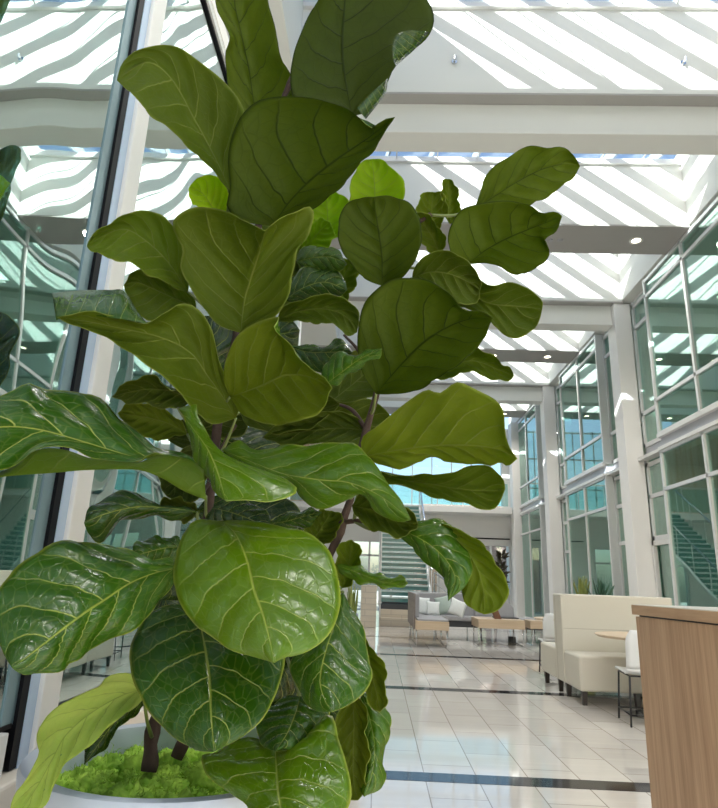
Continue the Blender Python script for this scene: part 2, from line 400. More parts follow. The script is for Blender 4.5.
# ================================================================ THINGS IN THE HALL
# downlights in the soffits
def downlight(x, y, label):
    t = P(empty('downlight', (x, y, ZC)), label, 'ceiling light', 'round downlights in the hall soffits')
    bm = bmesh.new(); lathe(bm, [(.085, -.001), (.125, -.012), (.13, -.002), (.13, .0)], n=28); link('trim_ring', bm, WHITE, t, smooth=True)
    bm = bmesh.new(); lathe(bm, [(.001, -.003), (.084, -.003)], n=28); link('lamp', bm, LAMPE, t)
    return t
dl = None
spots = []
for k, name in ((0, 'nearest soffit'), (1, 'second soffit'), (2, 'third soffit')):   # the soffits in view
    y = 11.0+k*BAY
    for x, side in ((4.97, 'closest to the glass facade'), (3.34, 'second from the glass facade'), (1.7, 'third from the glass facade'), (.07, 'near the glass wall behind the tree')):
        if k == 0 and x == 3.34: continue
        lab = 'small round recessed downlight in the %s, %s' % (name, side)
        if dl is None: dl = downlight(x, y, lab)
        else:
            c = copy_tree(dl); c.location = (x, y, ZC); c['label'] = lab
lamp_data = bpy.data.lights.new('downlight_lamp', 'SPOT'); lamp_data.energy = DOWN; lamp_data.color = (1, .95, .87); lamp_data.spot_size = 2.4; lamp_data.spot_blend = .8; lamp_data.shadow_soft_size = .09
for k in range(-2, 3):
    for x in (4.97, 3.34, 1.7, .07):
        lo_ = bpy.data.objects.new('downlight_lamp', lamp_data); COL.objects.link(lo_); lo_.location = (x, 11.0+k*BAY, ZC-.03)
# sprinkler heads on the well faces
def sprinkler(x, y, z, label):
    t = P(empty('sprinkler_head', (x, y, z)), label, 'sprinkler', 'sidewall sprinklers on the white well faces')
    bm = bmesh.new(); tube(bm, [(0, 0, 0), (0, -.02, 0)], .04, 16); link('escutcheon', bm, CHROME, t)
    bm = bmesh.new(); tube(bm, [(0, -.02, 0), (0, -.08, 0)], .014, 8); tube(bm, [(0, -.08, -.03), (0, -.085, .03)], .02, 8); link('nozzle', bm, CHROME, t)
sprinkler(.92, 7.21, 8.44, 'small metal sprinkler on the nearest striped face, left one by the tree leaves')
sprinkler(4.16, 7.21, 8.44, 'small metal sprinkler on the nearest striped face, right one towards the facade')
def exit_dots(x, y):
    t = P(empty('smoke_detector', (x, y, ZC)), 'small dark twin ceiling sensor beside the leaf tips on the nearest soffit', 'sensor')
    bm = bmesh.new(); lathe(bm, [(.001, -.03), (.05, -.03), (.06, 0)], (-.1, 0, 0), 16); link('housing', bm, GREYF, t)
    bm = bmesh.new(); lathe(bm, [(.001, -.03), (.05, -.03), (.06, 0)], (.1, 0, 0), 16); link('housing', bm, GREYF, t)
exit_dots(3.38, 11.02)
# lamps in the upper rooms
for k, (x, y) in enumerate(((8.0, 13.0), (8.3, 17.6), (7.6, 10.2), (8.3, 9.2))):
    t = P(empty('troffer_light', (x, y, 7.84)), ('square lit ceiling panel behind upper facade glass, %s' % ('near bay', 'second bay', 'near bay, closer', 'bay at the edge')[k]), 'ceiling light', 'lit panels in the upper rooms')
    boxes('housing', WHITE, [(-.34, .34, -.34, -.29, -.03, 0), (-.34, .34, .29, .34, -.03, 0), (-.34, -.29, -.34, .34, -.03, 0), (.29, .34, -.34, .34, -.03, 0)], t)
    box('diffuser', LAMPC, (-.29, .29, -.29, .29, -.02, -.01), t)

# --- service counter at the right edge
def quadbox(bm, q, z0, z1):
    lo = [bm.verts.new((x, y, z0)) for x, y in q]; hi = [bm.verts.new((x, y, z1)) for x, y in q]
    bm.faces.new(lo[::-1]); bm.faces.new(hi)
    for i in range(4): bm.faces.new((lo[i], lo[(i+1) % 4], hi[(i+1) % 4], hi[i]))
ct = P(empty('service_counter', (1.6, 2.0, 0)), 'tall wood-clad counter with a pale top at the right picture edge', 'counter')
def cpart(name, mat, q, z0, z1, bevel=0):
    bm = bmesh.new(); quadbox(bm, [(x-1.6, y-2.0) for x, y in q], z0, z1)
    bmesh.ops.recalc_face_normals(bm, faces=bm.faces); return link(name, bm, mat, ct, bevel=bevel)
QA = [(1.165, 2.98), (1.44, .7), (2.75, .85), (2.5, 3.12)]
def inset(q, d):
    c = np.mean(q, 0); return [tuple(np.array(p)+(c-np.array(p))/np.linalg.norm(c-np.array(p))*d) for p in q]
cpart('panel', WOODC, inset(QA, .012), 0.0, 1.088)
cpart('recess', BLKM, inset(QA, .03), 1.086, 1.096)
cpart('edge_band', WOODE, inset(QA, -.006), 1.095, 1.136, bevel=.001)
cpart('worktop', CTOP, inset(QA, .0), 1.1355, 1.1395)

# --- beige two-sided banquette
bq = P(empty('banquette', (2.2, 7.95, 0)), 'beige high-backed two-sided booth seat on dark feet behind the counter', 'booth seat')
W_ = 1.32
def rbox(name, mat, r, bev=.03, parent=bq):
    o = box(name, mat, r, parent, bevel=bev); o.modifiers['bevel'].segments = 4
    for p in o.data.polygons: p.use_smooth = False
    return o
rbox('backrest', VINYL, (0, W_, -.16, .185, .145, 1.13), .02)
rbox('seat', VINYL, (.005, W_, -.72, -.165, .14, .50), .03)
rbox('seat', VINYL, (.005, W_, .19, .93, .14, .50), .03)
sm = boxes('seam', plain('seam_shadow', (.33, .29, .22), .8), [(.02, W_-.02, -.1615, -.155, .74, .744), (-.0015, .01, .09, .093, .16, 1.1)], bq)
for (x, y) in ((.06, -.66), (.06, -.1), (.06, .22), (.06, .85), (W_-.06, -.66), (W_-.06, .85), (.62, -.66)):
    bm = bmesh.new(); vs = bx(bm, x-.03, x+.03, y-.03, y+.03, 0, .145)
    for v in vs[:4]: v.co.x = x+(v.co.x-x)*.7; v.co.y = y+(v.co.y-y)*.7
    link('foot', bm, FOOT, bq)

def cafe_table(loc, r, h, label):
    t = P(empty('cafe_table', (loc[0], loc[1], 0)), label, 'table', 'round wooden tables at the booth')
    bm = bmesh.new(); lathe(bm, [(.001, h-.03), (r-.03, h-.03), (r, h-.012), (r, h-.004), (r-.006, h), (.001, h)], n=64); link('tabletop', bm, WOODP, t, smooth=False)
    bm = bmesh.new(); tube(bm, [(0, 0, .02), (0, 0, h-.03)], .035, 20); link('pedestal', bm, CHROME, t, smooth=True)
    bm = bmesh.new(); lathe(bm, [(.001, 0), (.27, 0), (.28, .008), (.05, .022), (.001, .022)], n=40); link('base', bm, CHROME, t, smooth=False)
cafe_table((2.83, 6.86), .53, .755, 'pale wood round table in front of the beige booth, half behind the counter')
cafe_table((2.86, 9.75), .5, .76, 'pale wood round table beyond the beige booth')

def chair(loc, rz, label):
    t = P(empty('side_chair', (loc[0], loc[1], 0), rz), label, 'chair', 'white shell chairs on black frames')
    # shell: seat panel curving up into the back; faces +x
    bm = bmesh.new(); prof = [(.23, .445), (.2, .462), (.08, .455), (-.1, .45), (-.17, .462), (-.205, .50), (-.225, .60), (-.24, .72), (-.25, .84)]
    prof = spline(prof, 22); rows = []
    for i, (x, z) in enumerate(prof):
        t_ = i/21; w = .215 if t_ < .85 else .215-.05*((t_-.85)/.15)**2
        rows.append([bm.verts.new((x+(.02*(abs(s)**2) if t_ > .45 else 0), w*s, z+(.012*abs(s)**2 if t_ < .45 else 0))) for s in np.linspace(-1, 1, 9)])
    for a, b in zip(rows[:13], rows[1:13]):
        for j in range(8): bm.faces.new((a[j], a[j+1], b[j+1], b[j]))
    for r_ in rows[13:]:
        for v in r_: bm.verts.remove(v)
    s1 = link('seat', bm, SHELL, t, smooth=True); m = s1.modifiers.new('s', 'SOLIDIFY'); m.thickness = .012
    bm = bmesh.new(); rows = []
    for i, (x, z) in enumerate(prof):
        t_ = i/21; w = .215 if t_ < .85 else .215-.05*((t_-.85)/.15)**2
        rows.append([bm.verts.new((x+(.02*(abs(s)**2) if t_ > .45 else 0), w*s, z+(.012*abs(s)**2 if t_ < .45 else 0))) for s in np.linspace(-1, 1, 9)])
    for a, b in zip(rows[12:], rows[13:]):
        for j in range(8): bm.faces.new((a[j], a[j+1], b[j+1], b[j]))
    for r_ in rows[:12]:
        for v in r_: bm.verts.remove(v)
    s2 = link('backrest', bm, SHELL, t, smooth=True); m = s2.modifiers.new('s', 'SOLIDIFY'); m.thickness = .012
    for sx, sy in ((1, 1), (1, -1), (-1, 1), (-1, -1)):
        bm = bmesh.new(); tube(bm, [(sx*.21, sy*.215, 0), (sx*.19, sy*.19, .43)], .0095, 10); link('leg', bm, BLKM, t, smooth=True)
    bm = bmesh.new(); c = [(.19, .19), (.19, -.19), (-.19, -.19), (-.19, .19), (.19, .19)]
    for a, b in zip(c, c[1:]): tube(bm, [(a[0], a[1], .432), (b[0], b[1], .432)], .008, 8)
    link('seat_frame', bm, BLKM, t, smooth=True); bm = bmesh.new()
    tube(bm, [(.205, .21, .1), (.205, -.21, .1)], .007, 8); tube(bm, [(-.205, .21, .1), (-.205, -.21, .1)], .007, 8)
    tube(bm, [(-.205, .21, .1), (.205, .21, .1)], .007, 8); tube(bm, [(-.205, -.21, .1), (.205, -.21, .1)], .007, 8)
    link('stretcher', bm, BLKM, t, smooth=True)
chair((2.585, 6.45), math.radians(84), 'white shell chair with thin black legs, half hidden by the wood counter')
chair((2.62, 9.62), math.radians(86), 'white shell chair with black legs behind the left end of the booth')

# --- lounge
lg = P(empty('sectional_sofa', (.78, 12.85, 0)), 'grey sectional sofa on a pale wood base with thin chrome legs', 'sofa')
def lb_(name, mat, r, bev=.0, seg=3):
    o = box(name, mat, r, lg, bevel=bev)
    if bev: o.modifiers['bevel'].segments = seg
    return o
lb_('base', WOODP, (0, .66, 0, 2.45, .31, .475), .006)
lb_('seat_cushion', GREYF, (.04, .65, .02, 2.4, .475, .51), .012)
lb_('base', DARKF, (.66, 3.5, 1.85, 2.65, .27, .40), .01)
lb_('seat_cushion', GREYF, (.66, 3.5, 1.8, 2.5, .40, .50), .03)
lb_('backrest', GREYF, (0.0, .11, .55, 2.65, .5, .98), .03)
lb_('backrest', GREYF, (.0, 1.75, 2.42, 2.65, .48, .98), .03)
bm = bmesh.new(); bw = [(1.75, 2.42), (2.3, 2.42)]
pr = [(1.5, .48), (1.5, .9), (1.7, .95), (2.05, .95), (2.3, .86), (2.42, .7), (2.44, .48)]
lo = [bm.verts.new((x, 2.34, z)) for x, z in pr]; hi = [bm.verts.new((x, 2.56, z)) for x, z in pr]
bm.faces.new(lo); bm.faces.new(hi[::-1])
for i in range(len(pr)): bm.faces.new((lo[i], hi[i], hi[(i+1) % len(pr)], lo[(i+1) % len(pr)]))
bmesh.ops.recalc_face_normals(bm, faces=bm.faces)
link('rounded_backrest', bm, GREYF, lg, bevel=.04)
lb_('side_panel', wood('grey_wood', (.16, .13, .11), (.26, .22, .19), 'Y', .8), (-.025, 0, .1, 2.68, .31, .985), .004)
for x, y in ((.02, .03), (.62, .03), (.02, 1.2), (.62, 1.2), (.02, 2.4), (.62, 2.4), (1.6, 2.0), (2.8, 2.0), (3.4, 2.0)):
    bm = bmesh.new(); tube(bm, [(x, y, 0), (x, y, .31 if x < 1 else .27)], .012, 8); link('leg', bm, CHROME, lg, smooth=True)
bm = bmesh.new()
for x in (.02, .62): tube(bm, [(x, .03, .012), (x, 2.4, .012)], .01, 8)
link('runner', bm, CHROME, lg)

def pillow(loc, rot, s, label, mat=CUSHF):
    bm = bmesh.new(); n = 12
    for side in (1, -1):
        g = [[None]*(n+1) for _ in range(n+1)]
        for i in range(n+1):
            for j in range(n+1):
                u, v = i/n*2-1, j/n*2-1
                h = .34*((1-u*u)*(1-v*v))**.45
                pinch = 1-.10*(1-abs(u)**2)*(abs(v)**3)-.10*(1-abs(v)**2)*(abs(u)**3)
                g[i][j] = bm.verts.new((u*pinch*s/2, side*h*s*.5, v*pinch*s/2))
        for i in range(n):
            for j in range(n):
                q = (g[i][j], g[i+1][j], g[i+1][j+1], g[i][j+1])
                bm.faces.new(q if side == -1 else q[::-1])
    bmesh.ops.remove_doubles(bm, verts=bm.verts, dist=.0005)
    o = link('throw_pillow', bm, mat, None, smooth=True); o.location = loc; o.rotation_euler = rot
    P(o, label, 'cushion', 'white cushions on the grey sofa')
GRNC = plain('pale_green_cushion', (.50, .60, .54), .9, var=.08, scale=20)
pillow((1.04, 14.6, .70), (-.25, .12, .5), .40, 'white cushion leaning in the left corner of the grey sofa')
pillow((1.27, 14.55, .66), (-.3, .05, .1), .31, 'smaller white cushion, second from the left on the grey sofa')
pillow((1.54, 14.85, .72), (-.2, -.25, -.5), .42, 'pale green-white cushion, third from the left on the grey sofa', GRNC)
pillow((1.84, 14.72, .68), (-.3, .35, -.1), .38, 'white cushion tilted at the right end of the row on the grey sofa')

def bench(name, loc, sx, sy, z0, z1, label, cat):
    t = P(empty(name, (loc[0], loc[1], 0)), label, cat, 'pale wood lounge benches')
    box('top', WOODP, (0, sx, 0, sy, z0, z1), t, bevel=.006)
    for x, y in ((.04, .04), (sx-.04, .04), (.04, sy-.04), (sx-.04, sy-.04)):
        bm = bmesh.new(); tube(bm, [(x, y, 0), (x, y, z0)], .012, 8); link('leg', bm, CHROME, t, smooth=True)
    bm = bmesh.new()
    for x in (.04, sx-.04): tube(bm, [(x, .04, .012), (x, sy-.04, .012)], .01, 8)
    link('runner', bm, CHROME, t)
    return t
bench('coffee_table', (2.12, 13.55), .96, 1.0, .34, .52, 'low pale wood coffee table on chrome legs right of the grey sofa', 'table')
bench('side_bench', (3.28, 13.95), .55, .6, .34, .50, 'small pale wood bench beyond the coffee table, beside the white chair', 'bench')
o = box('table_tray', DARKF, (2.55, 3.05, 14.0, 14.35, .5215, .545)); P(o, 'flat dark tray on the pale wood coffee table', 'tray')
bm = bmesh.new(); vs = bx(bm, -.07, .07, -.04, .04, 0, .42)
for v in vs[4:]: v.co.x -= .16
o = link('menu_stand', bm, WOODD); o.location = (2.56, 13.75, .5205); P(o, 'leaning brown wooden stand on the coffee table under the drooping leaf', 'stand')
o = box('floor_outlet', BLKM, (2.93, 3.08, 14.5, 14.62, 0, .13), bevel=.01); P(o, 'small black box on the floor under the wood tables', 'box')

# --- potted plants
def blade_mat(name, c1, c2):
    m, nt, out = newmat(name); p = N(nt, 'ShaderNodeBsdfPrincipled', i_Roughness=.45)
    tc = N(nt, 'ShaderNodeTexCoord'); ns = N(nt, 'ShaderNodeTexNoise', i_Scale=9.0, i_Detail=3.0); L(nt, tc.outputs['Object'], ns.inputs['Vector'])
    L(nt, mixc(nt, ns.outputs['Fac'], c1, c2), p.inputs['Base Color']); L(nt, p.outputs[0], out.inputs[0]); return m
SNAKE = blade_mat('snake_leaf', (.09, .16, .03), (.42, .45, .12))
SNAKED = blade_mat('dark_snake_leaf', (.02, .07, .04), (.08, .2, .12))
DARKL = blade_mat('dark_red_leaf', (.012, .02, .01), (.07, .05, .02))
def snake_plant(loc, h, n, mat, label, pr=.2, ph=.55, spread=.22, potm=POTG, seed=1):
    rnd = random.Random(seed)
    t = P(empty('snake_plant', (loc[0], loc[1], 0)), label, 'plant', None)
    bm = bmesh.new(); lathe(bm, [(.001, 0), (pr*.8, 0), (pr, ph), (pr*.92, ph), (pr*.9, ph-.04), (.001, ph-.04)], n=32); link('planter', bm, potm, t, smooth=False)
    for i in range(n):
        a = rnd.uniform(0, 2*PI); r0 = rnd.uniform(0, pr*.5); hh = h*rnd.uniform(.6, 1); sp = rnd.uniform(.2, 1)*spread
        bm = bmesh.new(); base = Vector((r0*math.cos(a), r0*math.sin(a), ph-.06)); tip = base+Vector((sp*math.cos(a), sp*math.sin(a), hh))
        wdir = Vector((-math.sin(a), math.cos(a), 0)) if rnd.random() < .5 else Vector((math.cos(a*2), math.sin(a*2), 0)); rows = []
        for k in range(9):
            u = k/8; p = base.lerp(tip, u); w = .032*(math.sin(PI*(.15+.85*u))**.6 if u < 1 else .02)+.001
            nrm = wdir.cross((tip-base).normalized())
            rows.append([bm.verts.new(p+wdir*w*s+nrm*(.012*s*s)) for s in (-1, 0, 1)])
        for r0_, r1_ in zip(rows, rows[1:]):
            for j in range(2): bm.faces.new((r0_[j], r0_[j+1], r1_[j+1], r1_[j]))
        o = link('leaf', bm, mat, t, smooth=True); m = o.modifiers.new('s', 'SOLIDIFY'); m.thickness = .004
    return t
snake_plant((5.0, 15.9), .62, 15, SNAKE, 'yellow-green snake plant in front of the facade behind the booth', .2, .95, .2, seed=3)
snake_plant((5.15, 15.0), .58, 13, SNAKED, 'dark green snake plant right of the yellow-green one behind the booth', .2, .95, .25, seed=5)
snake_plant((-.52, 14.2), .75, 14, SNAKE, 'yellow-green bladed plant in a white pot below the left tree leaves', .13, .5, .12, POTM, seed=8)
t = P(empty('tall_potted_shrub', (3.88, 20.0, 0)), 'tall dark-leaved shrub in a grey tapered planter in front of the far entrance', 'plant')
bm = bmesh.new(); lathe(bm, [(.001, 0), (.17, 0), (.25, .95), (.23, .95), (.22, .9), (.001, .9)], n=32); link('planter', bm, POTG, t)
bm = bmesh.new(); tube(bm, [(0, 0, .88), (.02, 0, 1.4), (0, .02, 1.95)], .018, 8); link('stem', bm, BARK, t)
rnd = random.Random(4)
for i in range(70):
    z = rnd.uniform(1.05, 2.15); a = rnd.uniform(0, 2*PI); el = rnd.uniform(-.2, .9); ln = rnd.uniform(.2, .32)
    d = Vector((math.cos(a)*math.cos(el), math.sin(a)*math.cos(el), math.sin(el))); s = d.orthogonal().normalized()
    b0 = Vector((0, 0, z)); bm = bmesh.new()
    v = [bm.verts.new(b0), bm.verts.new(b0+d*ln*.5+s*.075), bm.verts.new(b0+d*ln), bm.verts.new(b0+d*ln*.5-s*.075), bm.verts.new(b0+d*ln*.5+Vector((0, 0, .012)))]
    for q in ((0, 1, 4), (1, 2, 4), (2, 3, 4), (3, 0, 4)): bm.faces.new([v[j] for j in q])
    link('leaf', bm, DARKL, t, smooth=True)

# --- stair with glass treads in the far left
st = P(empty('glass_staircase', (.12, 18.3, 0)), 'open staircase with teal glass treads rising to the far gallery', 'staircase')
TRD = plain('teal_tread_glass', (.10, .26, .25), .12, var=.15, scale=3)
NOSE = plain('pale_tread_edge', (.55, .66, .64), .3)
for i in range(20):
    z = .68+i*.172; y = .35+i*.285
    box('tread', TRD, (.02, 1.42, y, y+.34, z-.045, z+.085), st)
    box('tread_nosing', NOSE, (.0, 1.44, y-.03, y, z+.055, z+.10), st)
for x in (-.02, 1.46):
    bm = bmesh.new(); vs = bx(bm, x-.02, x+.02, .2, .3, .5, .8)
    link('stringer_foot', bm, FRAME, st)
    bm = bmesh.new(); tube(bm, [(x, .3, .55), (x, 6.0, 3.98)], .05, 8); link('stringer', bm, FRAME, st)
    bm = bmesh.new(); tube(bm, [(x, .3, 1.55), (x, 6.0, 4.98)], .025, 8); link('handrail', bm, CHROME, st)
    for j in range(7):
        y = .3+j*.95; z = .55+(y-.3)*.602
        bm = bmesh.new(); tube(bm, [(x, y, z), (x, y, z+1.0)], .018, 8); link('rail_post', bm, FRAME, st)
bm = bmesh.new(); tube(bm, [(-.02, .05, 0), (-.02, .05, 3.0)], .022, 8); link('hanger_post', bm, FRAMEW, st)
boxes('landing', BEIGEST, [(-.02, 1.9, -.1, 2.2, 0, .22), (-.02, 1.9, .12, 2.2, .22, .44)], st)
box('landing_top', DARKF, (-.02, 1.9, .25, 2.2, .44, .58), st)
for x0 in (1.55,):
    bm = bmesh.new(); tube(bm, [(1.5, -.1, 1.5), (2.3, -.9, .9)], .022, 8); tube(bm, [(2.3, -.9, 0), (2.3, -.9, .92)], .02, 8); tube(bm, [(1.5, -.1, 0), (1.5, -.1, 1.5)], .02, 8)
    tube(bm, [(1.5, -.1, 1.2), (2.3, -.9, .6)], .012, 8)
    link('lower_handrail', bm, CHROME, st)
o = P(box('stone_pier', BEIGEST, (-.42, .0, 17.35, 17.8, 0, 1.08), bevel=.006), 'low beige stone pier left of the glass staircase', 'pier')
# ================================================================ THE FIDDLE LEAF FIG IN ITS PLANTER
PX, PY = -.445, 1.60
PS = .70; ZO = 1.2*(1-PS)/PS   # whole tree built at 1/PS size about the lens, ZO lifts its floor
fig = P(empty('potted_fiddle_leaf_fig', (PX, PY, 0)), 'huge fiddle leaf fig with broad glossy leaves in a round white planter with bright moss', 'potted tree')
fig.scale = (PS,)*3
FO = Vector((PX, PY, -ZO)); fig.location = Vector(EYE)+PS*(FO-Vector(EYE))
bm = bmesh.new()
lathe(bm, [(.001, -ZO), (.205, -ZO), (.22, .015-ZO), (.285, .30), (.338, .74), (.343, .785), (.338, .797), (.322, .80), (.306, .795), (.302, .78), (.292, .68), (.001, .67)], (0, 0, ZO), 96)
link('planter', bm, POTM, fig, smooth=True).modifiers.new('n', 'EDGE_SPLIT').split_angle = .7

def moss_mat():
    m, nt, out = newmat('reindeer_moss'); p = N(nt, 'ShaderNodeBsdfPrincipled', i_Roughness=.9)
    tc = N(nt, 'ShaderNodeTexCoord'); a = N(nt, 'ShaderNodeTexNoise', i_Scale=14.0, i_Detail=3.0); b = N(nt, 'ShaderNodeTexNoise', i_Scale=90.0, i_Detail=2.0)
    L(nt, tc.outputs['Object'], a.inputs['Vector']); L(nt, tc.outputs['Object'], b.inputs['Vector'])
    r = N(nt, 'ShaderNodeValToRGB'); r.color_ramp.elements[0].position = .35; r.color_ramp.elements[1].position = .65
    r.color_ramp.elements[0].color = (.20, .44, .03, 1); r.color_ramp.elements[1].color = (.66, .95, .13, 1)
    L(nt, M(nt, 'ADD', M(nt, 'MULTIPLY', a.outputs['Fac'], .7), M(nt, 'MULTIPLY', b.outputs['Fac'], .3)), r.inputs[0]); L(nt, r.outputs[0], p.inputs['Base Color'])
    t = N(nt, 'ShaderNodeBsdfTranslucent'); L(nt, r.outputs[0], t.inputs[0]); mx = N(nt, 'ShaderNodeMixShader'); mx.inputs[0].default_value = .1
    L(nt, p.outputs[0], mx.inputs[1]); L(nt, t.outputs[0], mx.inputs[2]); L(nt, mx.outputs[0], out.inputs[0]); return m
MOSS = moss_mat()
rnd = random.Random(11)
bm = bmesh.new()
lumps = []
for i in range(400):
    r = .285*math.sqrt(rnd.random()); a = rnd.uniform(0, 2*PI)
    s = rnd.uniform(.026, .052); r = min(r, .292-s*.8); x, y = r*math.cos(a), r*math.sin(a)
    if any((x-l[0])**2+(y-l[1])**2 < (.62*(s+l[3]))**2 for l in lumps): continue
    lumps.append((x, y, .70+rnd.uniform(0, .02)+.02*(1-r/.29), s))
    if len(lumps) > 75: break
for (x, y, z, s) in lumps:
    g = bmesh.ops.create_icosphere(bm, subdivisions=4, radius=1)
    for v in g['verts']:
        n_ = v.co.normalized(); q = n_*3+Vector((x, y, z))*40
        v.co = n_*s*(.92+.28*noise.noise(q)+.30*abs(noise.noise(q*3.1))+.22*abs(noise.noise(q*7.3))); v.co.z *= .95; v.co += Vector((x, y, z))
    for j in range(90):
        d = Vector((rnd.gauss(0, 1), rnd.gauss(0, 1), abs(rnd.gauss(0, 1))+.1)).normalized()
        p = Vector((x, y, z))+d*s*.95
        q = p+(d+Vector((rnd.gauss(0, .5), rnd.gauss(0, .5), rnd.gauss(0, .4))))*s*rnd.uniform(.10, .24)
        t_ = d.orthogonal().normalized()*.0016; u_ = d.cross(t_).normalized()*.0016
        q2 = q+Vector((rnd.gauss(0, 1), rnd.gauss(0, 1), rnd.gauss(0, 1)))*s*.15
        vv = [bm.verts.new(p+t_), bm.verts.new(p-t_), bm.verts.new(q+u_), bm.verts.new(q-u_), bm.verts.new(q2)]
        bm.faces.new((vv[0], vv[1], vv[3], vv[2])); bm.faces.new((vv[2], vv[3], vv[4]))
for v in bm.verts: v.co.z += ZO
mo = link('moss', bm, MOSS, fig, smooth=True); P(mo, 'bright green reindeer moss heaped in the planter', kind='stuff')

# trunks: pixel path plus distance
def wp(px, py, Y): return Vector(at_y(px, py, Y))-FO
T1 = [(147, 772, 1.53), (153, 735, 1.56), (166, 690, 1.6), (190, 600, 1.6), (206, 520, 1.6), (212, 470, 1.6), (218, 415, 1.6), (226, 380, 1.62), (238, 330, 1.6), (248, 280, 1.62), (258, 230, 1.6), (268, 170, 1.6), (280, 110, 1.6), (300, 60, 1.62)]
T2 = [(176, 758, 1.62), (200, 715, 1.64), (255, 650, 1.64), (305, 600, 1.6), (329, 560, 1.58), (345, 515, 1.56), (356, 470, 1.58), (366, 430, 1.58), (377, 393, 1.58), (384, 350, 1.6), (386, 290, 1.62), (404, 235, 1.62), (430, 215, 1.62)]
trunk_pts = []
for nm, T, r0, r1 in (('trunk', T1, .0175, .008), ('trunk', T2, .015, .007)):
    w3 = spline([tuple(wp(*p)) for p in T], 60)
    w3 = [Vector(p) for p in w3]
    bm = bmesh.new(); n_ = len(w3)
    tube(bm, [p+Vector((noise.noise(p*18), noise.noise(p*18+Vector((5, 0, 0))), 0))*.006 for p in w3], [(r0+(r1-r0)*i/n_)*(1+.12*math.sin(i*1.3)) for i in range(n_)], 12)
    link(nm, bm, BARK, fig, smooth=True); trunk_pts += w3
for pts in ([(356, 468, 1.58), (368, 452, 1.54), (380, 447, 1.52)], [(366, 430, 1.58), (352, 410, 1.6), (330, 402, 1.62)], [(377, 393, 1.58), (372, 375, 1.6), (358, 350, 1.62), (344, 335, 1.64)], [(345, 522, 1.56), (358, 521, 1.5), (378, 523, 1.42), (392, 527, 1.38)],
            [(212, 470, 1.6), (226, 440, 1.58), (236, 425, 1.6)], [(212, 478, 1.6), (200, 497, 1.5)], [(218, 415, 1.6), (200, 410, 1.55), (190, 402, 1.52)]):
    bm = bmesh.new(); w3 = [Vector(p) for p in spline([tuple(wp(*p)) for p in pts], 14)]
    tube(bm, w3, [.0065-.003*i/14 for i in range(14)], 8); link('branch', bm, BARK, fig, smooth=True); trunk_pts += w3[:4]

